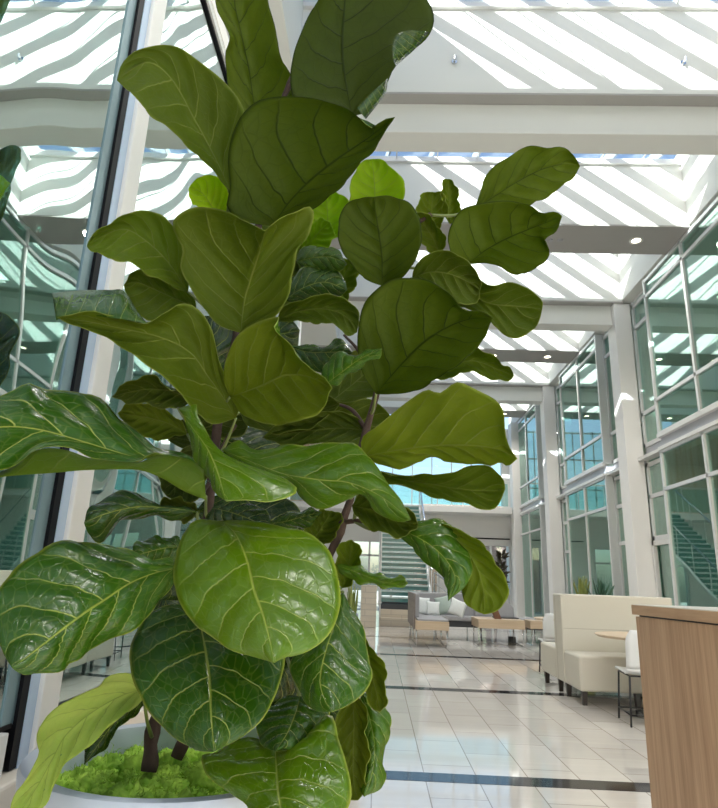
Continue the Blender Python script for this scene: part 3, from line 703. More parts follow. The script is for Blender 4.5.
# --- leaf materials: veins drawn from the leaf's own coordinates
NV = 6.0
def leaf_mat(name, c_lo, c_hi, vein, trans, transw, rough, veinamt, bump, spec=.5):
    m, nt, out = newmat(name); p = N(nt, 'ShaderNodeBsdfPrincipled', i_Roughness=rough); p.inputs['Specular IOR Level'].default_value = spec
    uv = N(nt, 'ShaderNodeUVMap'); sp = N(nt, 'ShaderNodeSeparateXYZ')
    tc = N(nt, 'ShaderNodeTexCoord')
    wob = N(nt, 'ShaderNodeTexNoise', i_Scale=7.0, i_Detail=1.0); L(nt, uv.outputs[0], wob.inputs['Vector'])
    L(nt, uv.outputs[0], sp.inputs[0])
    u = M(nt, 'MULTIPLY', M(nt, 'SUBTRACT', sp.outputs[0], .5), 2.0); v = sp.outputs[1]
    au = M(nt, 'ABSOLUTE', u)
    s = M(nt, 'ADD', .20, M(nt, 'MULTIPLY', M(nt, 'SUBTRACT', 1.0, v), .16))
    ph = M(nt, 'MULTIPLY', M(nt, 'SUBTRACT', v, M(nt, 'MULTIPLY', s, M(nt, 'POWER', au, 1.25))), NV)
    ph = M(nt, 'ADD', ph, M(nt, 'MULTIPLY', M(nt, 'GREATER_THAN', u, 0.0), .45))
    ph = M(nt, 'ADD', ph, M(nt, 'MULTIPLY', M(nt, 'SUBTRACT', wob.outputs['Fac'], .5), .28))
    fr = M(nt, 'FRACT', M(nt, 'ADD', ph, 8.0))
    d = M(nt, 'MINIMUM', fr, M(nt, 'SUBTRACT', 1.0, fr))
    ml = N(nt, 'ShaderNodeMapRange', interpolation_type='SMOOTHSTEP'); L(nt, d, ml.inputs[0])
    ml.inputs[1].default_value = .012; ml.inputs[2].default_value = .042; ml.inputs[3].default_value = 1; ml.inputs[4].default_value = 0
    lat = M(nt, 'MULTIPLY', ml.outputs[0], M(nt, 'SUBTRACT', 1.0, M(nt, 'MULTIPLY', M(nt, 'POWER', au, 3.0), .8)))
    mm = N(nt, 'ShaderNodeMapRange', interpolation_type='SMOOTHSTEP'); L(nt, au, mm.inputs[0])
    mm.inputs[1].default_value = .008; mm.inputs[2].default_value = .028; mm.inputs[3].default_value = 1; mm.inputs[4].default_value = 0
    vo = N(nt, 'ShaderNodeTexVoronoi', feature='DISTANCE_TO_EDGE', i_Scale=15.0)
    mp = N(nt, 'ShaderNodeMapping'); mp.inputs['Scale'].default_value = (1, 1.1, 1); L(nt, uv.outputs[0], mp.inputs[0]); L(nt, mp.outputs[0], vo.inputs['Vector'])
    mv = N(nt, 'ShaderNodeMapRange', interpolation_type='SMOOTHSTEP'); L(nt, vo.outputs[0], mv.inputs[0])
    mv.inputs[1].default_value = 0.0; mv.inputs[2].default_value = .09; mv.inputs[3].default_value = 1; mv.inputs[4].default_value = 0
    fine = M(nt, 'MULTIPLY', mv.outputs[0], .16)
    # thin pale margin
    me_ = N(nt, 'ShaderNodeMapRange', interpolation_type='SMOOTHSTEP'); L(nt, au, me_.inputs[0])
    me_.inputs[1].default_value = .955; me_.inputs[2].default_value = 1.0; me_.inputs[3].default_value = 0; me_.inputs[4].default_value = 1.0
    veins = M(nt, 'MAXIMUM', M(nt, 'MAXIMUM', lat, mm.outputs[0]), M(nt, 'MAXIMUM', fine, me_.outputs[0]), clamp=True)
    n1 = N(nt, 'ShaderNodeTexNoise', i_Scale=9.0, i_Detail=4.0, i_Roughness=.6); L(nt, tc.outputs['Object'], n1.inputs['Vector'])
    base = mixc(nt, n1.outputs['Fac'], c_lo, c_hi)
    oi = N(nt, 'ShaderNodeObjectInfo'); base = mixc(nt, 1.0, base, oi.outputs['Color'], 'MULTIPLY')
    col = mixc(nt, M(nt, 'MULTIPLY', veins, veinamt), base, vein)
    L(nt, col, p.inputs['Base Color'])
    hb = M(nt, 'ADD', M(nt, 'MULTIPLY', M(nt, 'MAXIMUM', lat, mm.outputs[0]), bump), M(nt, 'MULTIPLY', fine, bump*1.2))
    n2 = N(nt, 'ShaderNodeTexNoise', i_Scale=60.0, i_Detail=2.0); L(nt, tc.outputs['Object'], n2.inputs['Vector'])
    hb = M(nt, 'ADD', hb, M(nt, 'MULTIPLY', n2.outputs['Fac'], .25))
    b = N(nt, 'ShaderNodeBump', i_Strength=.55, i_Distance=.0022); L(nt, hb, b.inputs['Height']); L(nt, b.outputs[0], p.inputs['Normal'])
    t = N(nt, 'ShaderNodeBsdfTranslucent')
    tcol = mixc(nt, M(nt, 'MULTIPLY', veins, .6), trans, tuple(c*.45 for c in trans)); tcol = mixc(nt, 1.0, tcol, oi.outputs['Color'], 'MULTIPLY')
    L(nt, tcol, t.inputs[0])
    mx = N(nt, 'ShaderNodeMixShader'); mx.inputs[0].default_value = transw
    L(nt, p.outputs[0], mx.inputs[1]); L(nt, t.outputs[0], mx.inputs[2]); L(nt, mx.outputs[0], out.inputs[0]); return m
LTOP = leaf_mat('leaf_upper_side', (.018, .066, .003), (.046, .125, .005), (.36, .44, .06), (.16, .32, .01), .22, .22, .85, -1.0, .55)
LUND = leaf_mat('leaf_under_side', (.075, .115, .005), (.150, .200, .009), (.34, .40, .07), (.32, .46, .006), .44, .55, .7, 1.6, .22)
LDRK = leaf_mat('leaf_under_side_backlit_veins', (.068, .105, .004), (.138, .185, .007), (.014, .026, .002), (.32, .46, .006), .44, .55, .75, 1.6, .2)  # dark veins put the backlit look of upper leaves into the colour
STALK = blade_mat('leaf_stalk_green', (.10, .13, .03), (.22, .28, .08))

class Lf: pass
NU, NVV = 13, 37
n_leaf = 0
def surf(cols, us, ys, sgn_lift, bow, e_fun, bulge, seed, wavy=.004):
    """cols: list of px polylines (shared ends) with u values; ys(v)->Y. returns grid of 3D points [v][u]"""
    C_ = [spline(c, NVV) for c in cols]
    us = np.array(us); lo, hi = us[0], us[-1]
    uu = np.linspace(lo, hi, int(round(NU*(hi-lo)))+1 if hi-lo > .5 else 6)
    grid = []
    for j in range(NVV):
        v = j/(NVV-1); row = []
        for u in uu:
            k = max(0, min(len(us)-2, int(np.searchsorted(us, u)-1)))
            t = (u-us[k])/(us[k+1]-us[k]); px, py = C_[k][j]*(1-t)+C_[k+1][j]*t
            row.append(Vector(at_y(px, py, ys(v)+e_fun(u, v))))
        grid.append(row)
    G = np.array([[tuple(p) for p in r] for r in grid])
    dv = np.gradient(G, axis=0); du = np.gradient(G, axis=1)
    n = np.cross(du, dv); ln = np.linalg.norm(n, axis=2, keepdims=True); n = n/np.maximum(ln, 1e-9)
    vw = EYE-G; s = np.sign((n*vw).sum(2, keepdims=True)); 
    s = np.sign(np.median(s)) or 1; n = n*s
    rr = random.Random(seed); f1 = rr.uniform(2, 3.5); p1 = rr.uniform(0, 6); p2 = rr.uniform(0, 6)
    for j in range(NVV):
        v = j/(NVV-1); env = min(1, math.sin(PI*v)*2.2)
        for i, u in enumerate(uu):
            au = abs(u); sl = .20+(1-v)*.16
            ph = (v-sl*au**1.25)*NV+(.45 if u > 0 else 0)
            h = abs(math.sin(PI*ph))**.7*bulge*env*min(1, au*5)*(1-.5*au)
            h += wavy*env*au*au*math.sin(f1*2*PI*v+(p1 if u > 0 else p2))*sgn_lift
            G[j, i] += n[j, i]*h*sgn_lift
    return G, uu, s
def leaf(vis, B, T, Mp, Lp, Rp, yB, yT, bow=0, eL=None, eR=None, tone=(1, 1, 1), flaps=(), stalk=True, bulge=.006, name=None, lab=None, wavy=.005):
    """one leaf: base, tip, midrib, left and right outline"""
    global n_leaf
    n_leaf += 1
    UM = LDRK if vis == 'D' else LUND
    if vis == 'D': vis = 'U'
    sg = 1 if vis == 'T' else -1
    bulge *= 1.15 if vis == 'T' else 1.7
    if eL is None: eL = .035*sg
    if eR is None: eR = .035*sg
    ys = lambda v: yB+(yT-yB)*v+bow*math.sin(PI*v)
    def ef(u, v):
        return (eL if u < 0 else eR)*abs(u)**1.5*math.sin(PI*min(1, max(0, v)))**.6
    bm = bmesh.new(); uvl = bm.loops.layers.uv.new('UVMap')
    def addgrid(G, uu, mi, ucode=None):
        V = [[bm.verts.new(Vector(G[j, i])-FO) for i in range(G.shape[1])] for j in range(G.shape[0])]
        cen = Vector(EYE)-FO
        for j in range(G.shape[0]-1):
            for i in range(G.shape[1]-1):
                q = [(j, i), (j, i+1), (j+1, i+1), (j+1, i)]
                f = bm.faces.new([V[a][b] for a, b in q]); f.material_index = mi; f.smooth = True
                f.normal_update()
                for lp, (a, b) in zip(f.loops, q): lp[uvl].uv = ((uu[b] if ucode is None else ucode[b])/2+.5, a/(NVV-1))
        return V
    G, uu, s = surf([[B]+list(Lp)+[T], [B]+list(Mp)+[T], [B]+list(Rp)+[T]], (-1, 0, 1), ys, sg, bow, ef, bulge, n_leaf, wavy)
    addgrid(G, uu, 0)
    for (ea, ib, y1, y2) in flaps:      # (edge polyline, inner polyline, Y of edge, Y of inner)
        A, Bb = spline(ea, NVV), spline(ib, NVV)
        K = 6; g = np.zeros((NVV, K, 3))
        for j in range(NVV):
            for i in range(K):
                t = i/(K-1); px, py = A[j]*(1-t)+Bb[j]*t
                yy = y1+(y2-y1)*t
                yy = yy if not callable(yy) else yy
                g[j, i] = at_y(px, py, yy-.010*math.sin(PI*t))
        addgrid(g, np.linspace(.6, .97, K), 1)
    # face all toward the viewer's side so the two leaf sides get the right material
    for f in bm.faces:
        if f.calc_area() < 1e-12: continue
        f.normal_update()
    tot = sum((f.normal.dot((Vector(EYE)-FO)-f.calc_center_median())*f.calc_area() > 0)*1.0-.5 for f in bm.faces if f.material_index == 0)
    fl = [f for f in bm.faces if f.material_index == 0]
    if tot < 0: bmesh.ops.reverse_faces(bm, faces=fl)
    f2 = [f for f in bm.faces if f.material_index == 1]
    if f2:
        tot = sum((f.normal.dot((Vector(EYE)-FO)-f.calc_center_median()) > 0)*1.0-.5 for f in f2)
        if tot < 0: bmesh.ops.reverse_faces(bm, faces=f2)
    bmesh.ops.remove_doubles(bm, verts=bm.verts, dist=.00005)
    me = bpy.data.meshes.new('leaf'); bm.to_mesh(me); bm.free()
    A_, B_ = (LTOP, LUND) if vis == 'T' else (UM, LTOP)
    for mm in (A_, B_, A_): me.materials.append(mm)
    o = bpy.data.objects.new('leaf', me); COL.objects.link(o); o.parent = fig
    so = o.modifiers.new('thickness', 'SOLIDIFY'); so.thickness = .0011; so.offset = -1; so.material_offset = 1; so.use_rim = True; so.material_offset_rim = 0
    o.color = (*tone, 1)
    if lab: o['label'] = lab
    if stalk:
        b0 = Vector(at_y(B[0], B[1], yB))-FO
        best = min(trunk_pts, key=lambda p: (p-(b0-Vector((0, 0, .05)))).length)
        if (best-b0).length < .5:
            mid = (best+b0)/2+Vector((0, 0, -.012))
            st_ = bmesh.new(); tube(st_, [Vector(p) for p in spline([tuple(best), tuple(mid), tuple(b0)], 10)], [.0048-.0015*i/9 for i in range(10)], 8)
            link('leaf_stalk', st_, STALK, o, smooth=True)
    return o
exec_leaves = True
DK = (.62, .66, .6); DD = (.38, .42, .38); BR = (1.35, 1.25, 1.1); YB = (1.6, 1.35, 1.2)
# ---- top
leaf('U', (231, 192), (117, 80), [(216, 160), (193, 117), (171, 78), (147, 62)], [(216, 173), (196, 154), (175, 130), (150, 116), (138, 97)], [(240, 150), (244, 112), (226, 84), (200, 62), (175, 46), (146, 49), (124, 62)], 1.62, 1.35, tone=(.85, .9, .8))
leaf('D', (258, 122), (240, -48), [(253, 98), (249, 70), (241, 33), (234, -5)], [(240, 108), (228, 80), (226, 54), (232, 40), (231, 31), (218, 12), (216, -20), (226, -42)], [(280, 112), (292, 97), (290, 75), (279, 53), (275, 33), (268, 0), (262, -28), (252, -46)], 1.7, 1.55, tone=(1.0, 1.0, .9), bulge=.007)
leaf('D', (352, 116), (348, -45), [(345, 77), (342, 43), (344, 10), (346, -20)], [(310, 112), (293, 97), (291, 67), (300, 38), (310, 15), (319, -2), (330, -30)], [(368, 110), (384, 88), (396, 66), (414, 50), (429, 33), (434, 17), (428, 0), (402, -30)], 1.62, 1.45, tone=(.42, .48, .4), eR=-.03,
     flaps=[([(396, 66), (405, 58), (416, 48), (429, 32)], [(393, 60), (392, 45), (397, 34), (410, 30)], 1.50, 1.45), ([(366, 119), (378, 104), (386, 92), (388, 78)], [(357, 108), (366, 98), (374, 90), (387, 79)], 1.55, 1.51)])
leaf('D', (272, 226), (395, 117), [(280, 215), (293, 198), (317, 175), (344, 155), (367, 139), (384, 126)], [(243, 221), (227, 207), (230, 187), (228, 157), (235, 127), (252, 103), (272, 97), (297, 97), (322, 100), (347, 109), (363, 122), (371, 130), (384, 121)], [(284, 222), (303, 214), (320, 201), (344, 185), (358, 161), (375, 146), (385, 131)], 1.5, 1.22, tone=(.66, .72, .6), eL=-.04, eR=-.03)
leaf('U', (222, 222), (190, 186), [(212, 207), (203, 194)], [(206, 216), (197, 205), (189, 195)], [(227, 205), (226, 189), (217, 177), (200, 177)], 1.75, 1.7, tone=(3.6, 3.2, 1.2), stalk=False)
# ---- upper left
leaf('U', (188, 292), (87, 246), [(168, 262), (145, 240), (124, 229), (103, 236)], [(170, 284), (152, 275), (134, 264), (108, 256), (92, 251)], [(187, 265), (181, 240), (170, 223), (156, 213), (123, 216), (106, 227), (92, 238)], 1.55, 1.35, tone=(1.0, 1.08, .9))
leaf('U', (241, 333), (265, 231), [(242, 318), (245, 298), (254, 270), (261, 247)], [(217, 322), (196, 297), (181, 268), (183, 247), (172, 225), (184, 211), (203, 207), (224, 214), (245, 223)], [(272, 316), (286, 296), (294, 268), (297, 249), (307, 233), (313, 209), (296, 211), (279, 220)], 1.5, 1.28, tone=(.85, .88, .8), eL=-.06, eR=-.06, bow=.03, bulge=.006)
leaf('U', (196, 308), (124, 285), [(176, 299), (152, 288), (136, 282)], [(182, 312), (165, 319), (148, 320), (136, 308), (127, 296)], [(192, 296), (165, 280), (148, 271), (133, 274)], 1.68, 1.55, tone=(.8, .9, .7), stalk=False)
leaf('U', (236, 418), (57, 317), [(225, 400), (208, 376), (190, 352), (160, 337), (125, 329), (90, 322)], [(212, 424), (196, 408), (176, 388), (156, 371), (134, 351), (109, 339), (83, 327)], [(240, 400), (224, 380), (217, 354), (211, 327), (196, 309), (181, 306), (170, 314), (147, 323), (123, 319), (91, 315)], 1.5, 1.12, tone=(.85, .88, .75), bulge=.006,
     flaps=[([(56, 320), (72, 314), (91, 315), (123, 319), (140, 322), (147, 323)], [(52, 293), (70, 291), (90, 290), (110, 290), (124, 291), (138, 312)], 1.17, 1.28)])
leaf('U', (192, 399), (112, 397), [(170, 391), (150, 389), (130, 392)], [(178, 408), (160, 406), (145, 403), (123, 400)], [(176, 393), (163, 385), (147, 376), (125, 386)], 1.6, 1.45, tone=(.5, .55, .45))
leaf('U', (187, 434), (118, 413), [(170, 424), (150, 418), (132, 415)], [(163, 438), (145, 437), (127, 426)], [(178, 420), (167, 412), (155, 405), (132, 404)], 1.62, 1.48, tone=(1.0, 1.0, .85))
# ---- centre
leaf('U', (230, 397), (332, 388), [(248, 391), (264, 385), (283, 376), (306, 376)], [(223, 375), (233, 342), (251, 325), (278, 317), (275, 328), (290, 348), (298, 364), (322, 376)], [(243, 415), (268, 423), (298, 421), (320, 408)], 1.45, 1.2, tone=(1.3, 1.2, 1.2), eL=-.05, bulge=.006)
leaf('U', (277, 320), (357, 332), [(300, 311), (325, 309), (345, 316)], [(287, 305), (309, 299), (334, 296), (347, 300), (356, 312)], [(300, 321), (320, 321), (338, 326), (350, 334)], 1.5, 1.4, tone=(.62, .7, .5), stalk=False)
leaf('T', (296, 262), (347, 264), [(312, 258), (330, 257)], [(300, 251), (320, 246), (338, 252)], [(308, 271), (328, 273), (342, 270)], 1.62, 1.5, tone=(1.0, .95, .8), stalk=False)
leaf('T', (285, 300), (347, 290), [(303, 288), (325, 282)], [(290, 280), (303, 269), (328, 269), (343, 277)], [(298, 302), (318, 302), (337, 298)], 1.62, 1.5, tone=(.55, .62, .6))
leaf('T', (288, 346), (353, 352), [(308, 352), (332, 352)], [(300, 345), (322, 347), (338, 340), (347, 344)], [(294, 360), (310, 369), (326, 374), (342, 364)], 1.66, 1.5, tone=(.55, .7, .65), stalk=False)
leaf('T', (325, 385), (382, 348), [(342, 372), (360, 359)], [(324, 366), (337, 354), (355, 355), (372, 351)], [(338, 382), (352, 372), (368, 362), (379, 356)], 1.45, 1.34, tone=(1.2, 1.25, 1.1), stalk=False)
leaf('T', (232, 340), (300, 330), [(255, 335), (280, 334)], [(250, 322), (276, 318), (292, 322)], [(250, 355), (280, 362), (296, 350)], 1.75, 1.7, tone=DD, stalk=False)
leaf('D', (382, 286), (374, 197), [(382, 258), (379, 234), (376, 214)], [(360, 274), (346, 255), (338, 234), (343, 210), (357, 199)], [(403, 277), (415, 257), (422, 234), (412, 206), (393, 197)], 1.55, 1.38, tone=(.6, .66, .5))
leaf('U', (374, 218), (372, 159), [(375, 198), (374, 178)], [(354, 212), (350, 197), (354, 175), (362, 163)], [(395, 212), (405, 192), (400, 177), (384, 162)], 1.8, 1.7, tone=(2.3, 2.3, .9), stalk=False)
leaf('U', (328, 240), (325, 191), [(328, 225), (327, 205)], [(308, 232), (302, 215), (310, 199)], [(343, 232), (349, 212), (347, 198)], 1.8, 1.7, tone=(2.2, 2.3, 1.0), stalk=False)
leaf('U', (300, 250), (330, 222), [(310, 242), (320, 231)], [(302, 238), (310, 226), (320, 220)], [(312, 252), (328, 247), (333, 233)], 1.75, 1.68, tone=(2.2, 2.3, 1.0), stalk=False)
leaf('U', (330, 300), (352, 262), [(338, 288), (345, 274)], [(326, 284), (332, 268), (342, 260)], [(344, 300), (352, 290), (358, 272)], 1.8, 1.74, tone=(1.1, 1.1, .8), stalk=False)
# ---- upper right
leaf('D', (474, 209), (580, 166), [(495, 196), (515, 183), (540, 170), (563, 164)], [(481, 193), (491, 169), (513, 155), (529, 146), (548, 148), (563, 148), (574, 157)], [(488, 208), (503, 208), (524, 208), (538, 200), (555, 190), (570, 180)], 1.62, 1.5, tone=(1.0, 1.0, .8))
leaf('D', (468, 264), (562, 216), [(486, 250), (508, 238), (532, 228), (550, 221)], [(455, 260), (448, 243), (451, 226), (462, 210), (480, 204), (498, 201), (520, 205), (538, 213), (555, 212)], [(480, 263), (497, 265), (517, 273), (540, 266), (548, 253), (541, 240), (556, 231)], 1.6, 1.42, tone=(.85, .9, .7))
leaf('U', (430, 232), (432, 192), [(431, 220), (432, 205)], [(422, 220), (418, 206), (424, 194)], [(440, 224), (447, 210), (443, 195)], 1.7, 1.66, tone=(1.1, 1.1, .7))
leaf('U', (450, 224), (448, 179), [(450, 210), (449, 195)], [(444, 212), (443, 197), (443, 182)], [(457, 216), (458, 198), (453, 182)], 1.7, 1.66, tone=(1.2, 1.2, .8), stalk=False)
leaf('U', (440, 256), (413, 212), [(434, 240), (424, 225)], [(428, 250), (417, 234), (410, 220)], [(444, 244), (440, 230), (426, 216)], 1.68, 1.6, tone=(1.0, 1.0, .7), stalk=False)
leaf('U', (412, 278), (480, 290), [(430, 272), (450, 274), (468, 282)], [(418, 262), (434, 253), (450, 251), (468, 264), (480, 278)], [(420, 292), (440, 300), (462, 304), (476, 300)], 1.6, 1.5, tone=(.66, .72, .55))
leaf('U', (438, 286), (542, 309), [(462, 290), (488, 303), (515, 306)], [(452, 276), (472, 278), (494, 286), (508, 283), (523, 286), (533, 292), (541, 301)], [(452, 300), (472, 310), (490, 318), (500, 328), (513, 339), (528, 332), (539, 318)], 1.62, 1.45, tone=(.7, .75, .55), stalk=False)
leaf('D', (376, 394), (493, 318), [(386, 382), (402, 364), (422, 344), (446, 328), (470, 319)], [(362, 370), (358, 338), (363, 306), (378, 288), (396, 279), (421, 281), (442, 291), (462, 309), (480, 311)], [(393, 394), (416, 389), (435, 378), (456, 367), (472, 350), (483, 335)], 1.5, 1.25, tone=(.72, .78, .6), bulge=.006, eL=-.05)
leaf('U', (425, 374), (514, 376), [(455, 364), (475, 361), (497, 369)], [(440, 362), (457, 351), (471, 344), (485, 356), (493, 357), (501, 366), (509, 366)], [(440, 378), (457, 373), (476, 372), (489, 376), (500, 378), (509, 381)], 1.65, 1.55, tone=(.85, .9, .6), stalk=False)
leaf('U', (362, 456), (517, 459), [(376, 454), (400, 450), (434, 446), (477, 446), (502, 451)], [(362, 438), (380, 424), (404, 404), (425, 390), (440, 393), (457, 382), (476, 390), (498, 403), (505, 427), (508, 447)], [(374, 464), (392, 468), (410, 468), (434, 460), (460, 464), (487, 468), (500, 463), (508, 466)], 1.42, 1.18, tone=(1.35, 1.25, 1.2), eR=.05, eL=-.03)
leaf('U', (366, 470), (505, 489), [(398, 479), (430, 484), (460, 489), (488, 491)], [(385, 473), (412, 479), (435, 475), (457, 472), (480, 466), (492, 468), (502, 478)], [(385, 481), (405, 486), (427, 491), (450, 501), (472, 503), (490, 508), (500, 501)], 1.5, 1.3, tone=(.85, .9, .7))
# ---- middle, top sides
leaf('T', (206, 496), (-50, 440), [(190, 472), (160, 461), (130, 456), (80, 441), (40, 430), (0, 427)], [(200, 488), (180, 472), (158, 455), (140, 462), (117, 461), (90, 458), (70, 451), (50, 448), (33, 452), (10, 468), (-25, 470)], [(200, 466), (187, 457), (157, 450), (138, 432), (116, 414), (98, 399), (72, 394), (47, 391), (29, 382), (10, 392), (-20, 408)], 1.48, 1.0, tone=(.8, .95, 1.1), eL=-.02, eR=.05, bulge=.008,
     flaps=[([(204, 470), (188, 459), (158, 455), (140, 462), (117, 461), (90, 458), (70, 451), (50, 448), (33, 452), (10, 468), (-25, 480)], [(206, 500), (182, 490), (162, 478), (140, 470), (117, 469), (84, 470), (50, 473), (20, 475), (-5, 478), (-30, 488)], 1.14, 1.10)])
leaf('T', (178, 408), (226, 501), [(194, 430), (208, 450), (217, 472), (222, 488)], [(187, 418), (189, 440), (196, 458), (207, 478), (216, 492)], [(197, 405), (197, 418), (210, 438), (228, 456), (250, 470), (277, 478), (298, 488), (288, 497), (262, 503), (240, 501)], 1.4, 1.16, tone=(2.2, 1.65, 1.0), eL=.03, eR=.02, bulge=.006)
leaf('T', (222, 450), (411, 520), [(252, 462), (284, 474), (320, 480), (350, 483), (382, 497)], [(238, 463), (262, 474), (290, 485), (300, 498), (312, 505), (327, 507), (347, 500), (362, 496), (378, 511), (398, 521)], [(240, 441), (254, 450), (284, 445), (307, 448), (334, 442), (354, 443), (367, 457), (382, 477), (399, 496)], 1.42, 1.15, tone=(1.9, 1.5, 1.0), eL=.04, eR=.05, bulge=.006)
leaf('U', (352, 506), (418, 524), [(372, 510), (395, 520)], [(360, 520), (378, 530), (400, 535), (414, 530)], [(362, 494), (378, 498), (400, 508), (414, 516)], 1.4, 1.3, tone=(.6, .65, .5), stalk=False)
leaf('T', (390, 527), (448, 601), [(415, 536), (440, 553), (455, 577)], [(402, 540), (417, 552), (430, 566), (442, 577), (449, 588)], [(414, 521), (434, 520), (450, 527), (461, 543), (470, 553), (471, 566), (466, 581), (456, 594)], 1.36, 1.14, tone=(1.15, 1.15, 1.1), eL=.03)
leaf('U', (440, 524), (484, 614), [(462, 545), (478, 570), (484, 595)], [(448, 545), (456, 565), (460, 585), (466, 604)], [(460, 530), (480, 546), (496, 563), (504, 580), (505, 600), (496, 611)], 1.3, 1.2, tone=(1.25, 1.2, .9), stalk=False, eL=-.0)
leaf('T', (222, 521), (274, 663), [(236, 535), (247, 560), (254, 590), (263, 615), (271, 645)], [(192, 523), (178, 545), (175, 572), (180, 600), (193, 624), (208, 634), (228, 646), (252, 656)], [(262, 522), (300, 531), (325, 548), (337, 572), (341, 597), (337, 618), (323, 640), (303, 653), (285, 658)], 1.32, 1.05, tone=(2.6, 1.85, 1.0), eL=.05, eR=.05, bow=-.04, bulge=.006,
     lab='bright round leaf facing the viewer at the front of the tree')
leaf('T', (178, 568), (12, 668), [(152, 574), (129, 584), (108, 598), (84, 614), (56, 635), (30, 655)], [(173, 583), (166, 596), (150, 612), (129, 630), (105, 643), (84, 652), (66, 661), (62, 671), (38, 675), (22, 673)], [(170, 558), (153, 563), (136, 554), (128, 547), (110, 544), (87, 545), (53, 546), (23, 560), (7, 580), (-2, 605), (-4, 630), (2, 652)], 1.3, 1.0, tone=(.95, 1.05, 1.05), eL=.04, eR=.04, bow=-.03, bulge=.009, wavy=.008)
leaf('T', (196, 604), (214, 752), [(203, 637), (209, 675), (211, 713), (213, 738)], [(155, 610), (136, 630), (130, 650), (132, 670), (140, 692), (153, 717), (172, 737), (195, 749)], [(250, 615), (279, 640), (285, 660), (281, 680), (272, 702), (257, 724), (233, 742)], 1.42, 1.12, tone=(.7, .85, .85), eL=.05, eR=.05, bow=-.04, bulge=.006)
leaf('T', (343, 592), (332, 712), [(336, 620), (326, 650), (320, 680), (325, 700)], [(312, 622), (299, 652), (291, 668), (294, 680), (301, 697), (315, 709)], [(350, 604), (362, 630), (369, 655), (371, 677), (364, 693), (349, 705)], 1.4, 1.2, tone=(1.05, 1.1, 1.0), bulge=.005)
leaf('T', (300, 696), (276, 751), [(296, 712), (288, 732)], [(278, 700), (258, 720), (257, 734), (264, 746)], [(322, 703), (328, 715), (319, 732), (299, 747)], 1.4, 1.28, tone=(.8, .9, .85))
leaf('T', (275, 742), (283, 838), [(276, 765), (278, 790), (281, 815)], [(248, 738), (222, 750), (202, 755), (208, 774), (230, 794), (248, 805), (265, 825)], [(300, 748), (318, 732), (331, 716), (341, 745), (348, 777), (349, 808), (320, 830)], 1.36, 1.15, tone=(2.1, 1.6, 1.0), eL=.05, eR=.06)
leaf('U', (350, 632), (380, 712), [(360, 650), (372, 678), (378, 700)], [(352, 655), (360, 680), (370, 702)], [(366, 644), (378, 656), (384, 676), (385, 700)], 1.48, 1.38, tone=(1.2, 1.1, .8), stalk=False)
leaf('U', (352, 695), (358, 800), [(354, 725), (353, 760), (354, 785)], [(338, 712), (334, 745), (340, 775), (347, 797)], [(362, 702), (366, 735), (366, 765), (363, 790)], 1.45, 1.38, tone=(1.1, 1.0, .8), stalk=False)
leaf('T', (362, 693), (364, 797), [(370, 720), (375, 750), (371, 778)], [(358, 722), (363, 745), (364, 768), (361, 787)], [(374, 696), (389, 713), (387, 735), (384, 757), (385, 777), (377, 788)], 1.48, 1.36, tone=(1.35, 1.25, .95), stalk=False)
# ---- lower left
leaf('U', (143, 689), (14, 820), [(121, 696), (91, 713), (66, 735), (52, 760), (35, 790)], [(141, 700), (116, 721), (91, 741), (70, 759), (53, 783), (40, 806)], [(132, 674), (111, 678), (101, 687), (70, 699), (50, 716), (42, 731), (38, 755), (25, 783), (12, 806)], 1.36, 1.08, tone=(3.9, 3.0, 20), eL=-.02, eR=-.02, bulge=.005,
     flaps=[], lab='faded yellow-green leaf drooping over the planter rim')
leaf('T', (150, 684), (84, 765), [(135, 700), (116, 720), (98, 745)], [(130, 695), (110, 712), (92, 735)], [(146, 701), (125, 722), (105, 745)], 1.5, 1.4, tone=(.45, .5, .4), stalk=False)
leaf('T', (197, 512), (84, 523), [(168, 508), (136, 507), (105, 514)], [(175, 519), (147, 516), (124, 520), (108, 533), (98, 543), (89, 535)], [(182, 507), (160, 508), (146, 500), (134, 491), (107, 497), (90, 509)], 1.5, 1.32, tone=(.6, .72, .6))
leaf('T', (182, 547), (132, 557), [(165, 548), (148, 552)], [(174, 561), (157, 568), (140, 564)], [(176, 538), (155, 538), (137, 543)], 1.5, 1.4, tone=(.85, 1.0, .9))
leaf('U', (200, 512), (158, 510), [(188, 508), (170, 507)], [(190, 520), (178, 520), (165, 513)], [(188, 503), (175, 499), (164, 501)], 1.58, 1.5, tone=DK, stalk=False)
# ---- dark middle
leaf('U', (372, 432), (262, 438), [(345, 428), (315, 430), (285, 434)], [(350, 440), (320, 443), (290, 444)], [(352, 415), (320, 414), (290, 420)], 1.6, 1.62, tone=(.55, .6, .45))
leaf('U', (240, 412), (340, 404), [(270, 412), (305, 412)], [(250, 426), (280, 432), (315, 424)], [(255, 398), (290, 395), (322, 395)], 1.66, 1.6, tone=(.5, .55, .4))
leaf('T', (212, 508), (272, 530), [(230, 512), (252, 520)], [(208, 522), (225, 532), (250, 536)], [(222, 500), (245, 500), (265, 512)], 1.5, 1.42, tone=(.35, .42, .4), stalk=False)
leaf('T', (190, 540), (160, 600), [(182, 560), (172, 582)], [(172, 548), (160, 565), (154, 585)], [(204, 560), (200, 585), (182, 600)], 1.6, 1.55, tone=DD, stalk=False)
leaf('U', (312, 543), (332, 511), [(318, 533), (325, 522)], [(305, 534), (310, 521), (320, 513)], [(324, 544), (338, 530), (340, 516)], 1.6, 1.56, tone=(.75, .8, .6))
leaf('T', (268, 524), (322, 512), [(287, 521), (305, 516)], [(278, 518), (293, 513), (310, 510)], [(284, 530), (302, 528), (316, 520)], 1.58, 1.5, tone=DK, stalk=False)
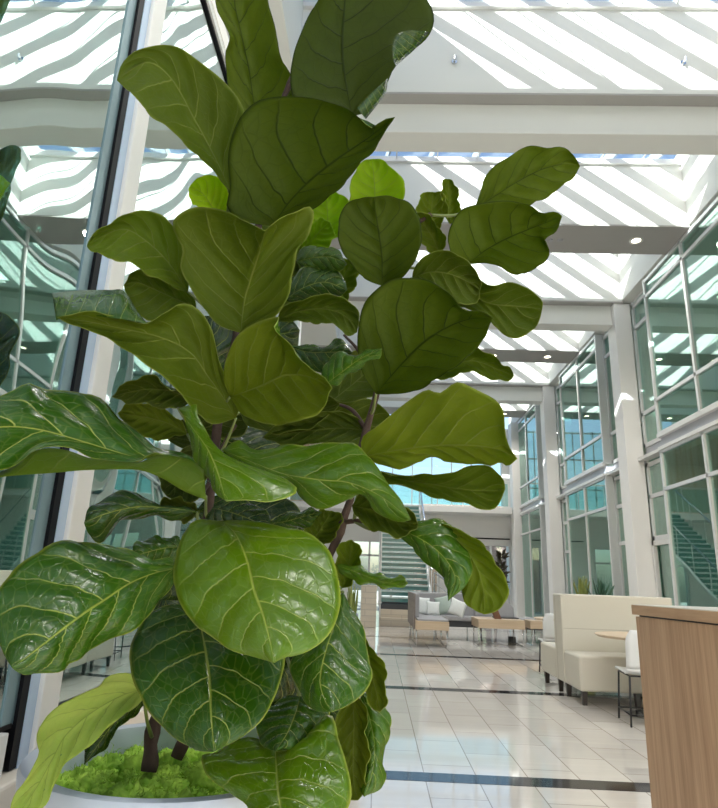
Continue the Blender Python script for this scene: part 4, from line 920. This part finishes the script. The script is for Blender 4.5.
leaf('U', (342, 588), (352, 540), [(346, 575), (350, 557)], [(336, 572), (338, 555), (343, 543)], [(352, 582), (360, 566), (358, 548)], 1.6, 1.56, tone=(1.2, 1.2, .8))
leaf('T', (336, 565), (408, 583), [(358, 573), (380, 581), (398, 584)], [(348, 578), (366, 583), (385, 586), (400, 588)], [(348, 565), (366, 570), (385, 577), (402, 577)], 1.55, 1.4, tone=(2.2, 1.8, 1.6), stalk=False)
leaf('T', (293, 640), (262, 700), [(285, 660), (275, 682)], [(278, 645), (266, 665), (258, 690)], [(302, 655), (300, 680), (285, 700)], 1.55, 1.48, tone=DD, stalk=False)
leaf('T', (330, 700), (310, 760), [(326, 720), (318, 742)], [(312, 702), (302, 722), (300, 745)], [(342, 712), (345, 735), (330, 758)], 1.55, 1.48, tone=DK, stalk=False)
# ---- leaves on the far side of the crown, shade put into their darkened tones
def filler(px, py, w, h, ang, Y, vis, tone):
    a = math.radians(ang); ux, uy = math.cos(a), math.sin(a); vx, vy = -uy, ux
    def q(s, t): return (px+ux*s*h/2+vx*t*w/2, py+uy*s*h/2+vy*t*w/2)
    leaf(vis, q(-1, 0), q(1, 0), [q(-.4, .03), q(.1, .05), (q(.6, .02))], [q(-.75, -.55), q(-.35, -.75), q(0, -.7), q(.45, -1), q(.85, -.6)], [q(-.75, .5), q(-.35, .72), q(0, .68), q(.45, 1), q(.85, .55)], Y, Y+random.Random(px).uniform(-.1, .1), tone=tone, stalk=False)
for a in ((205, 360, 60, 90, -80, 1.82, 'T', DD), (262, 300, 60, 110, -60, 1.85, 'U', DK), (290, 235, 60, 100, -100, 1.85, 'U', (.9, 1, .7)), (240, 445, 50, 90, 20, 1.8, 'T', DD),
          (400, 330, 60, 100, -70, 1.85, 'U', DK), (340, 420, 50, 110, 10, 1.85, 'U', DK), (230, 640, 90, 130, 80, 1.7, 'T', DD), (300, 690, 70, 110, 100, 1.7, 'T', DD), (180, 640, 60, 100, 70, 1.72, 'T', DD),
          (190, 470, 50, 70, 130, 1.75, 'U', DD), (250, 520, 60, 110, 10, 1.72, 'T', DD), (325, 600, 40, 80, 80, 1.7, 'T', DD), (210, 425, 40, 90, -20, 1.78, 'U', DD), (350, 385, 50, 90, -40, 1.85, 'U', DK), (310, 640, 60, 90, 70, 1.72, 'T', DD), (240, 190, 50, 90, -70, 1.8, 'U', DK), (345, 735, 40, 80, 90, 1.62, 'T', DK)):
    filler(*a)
# ================================================================ LIGHT
w = bpy.data.worlds.new('world'); SC.world = w; w.use_nodes = True; nt = w.node_tree; nt.nodes.clear()
out = nt.nodes.new('ShaderNodeOutputWorld'); bg = nt.nodes.new('ShaderNodeBackground')
sky = nt.nodes.new('ShaderNodeTexSky'); sky.sky_type = 'NISHITA'; sky.sun_disc = False
sx, sy = 1.01, 1.47
sky.sun_elevation = math.atan2(1, math.hypot(sx, sy)); sky.sun_rotation = math.atan2(-sx, -sy)
sky.air_density = 1.0; sky.dust_density = 2.6; sky.ozone_density = 1.2
nt.links.new(sky.outputs[0], bg.inputs[0]); bg.inputs[1].default_value = SKYS
nt.links.new(bg.outputs[0], out.inputs[0])
sd = bpy.data.lights.new('sun', 'SUN'); sd.energy = SUNS; sd.angle = .009; sd.color = (1, .985, .95)
so_ = bpy.data.objects.new('sun', sd); COL.objects.link(so_)
so_.rotation_euler = Vector((sx, sy, -1)).to_track_quat('-Z', 'Y').to_euler(); so_.location = (-20, -30, 30)
SC.view_settings.view_transform = 'Standard'; SC.view_settings.look = 'None'; SC.view_settings.gamma = 1
SC.view_settings.exposure = EXPO; SC.view_settings.use_curve_mapping = False
cy = SC.cycles
cy.use_denoising = True; cy.max_bounces = 10; cy.diffuse_bounces = 5; cy.glossy_bounces = 5; cy.transmission_bounces = 6; cy.transparent_max_bounces = 16
cy.sample_clamp_indirect = 6; cy.caustics_reflective = False; cy.caustics_refractive = False
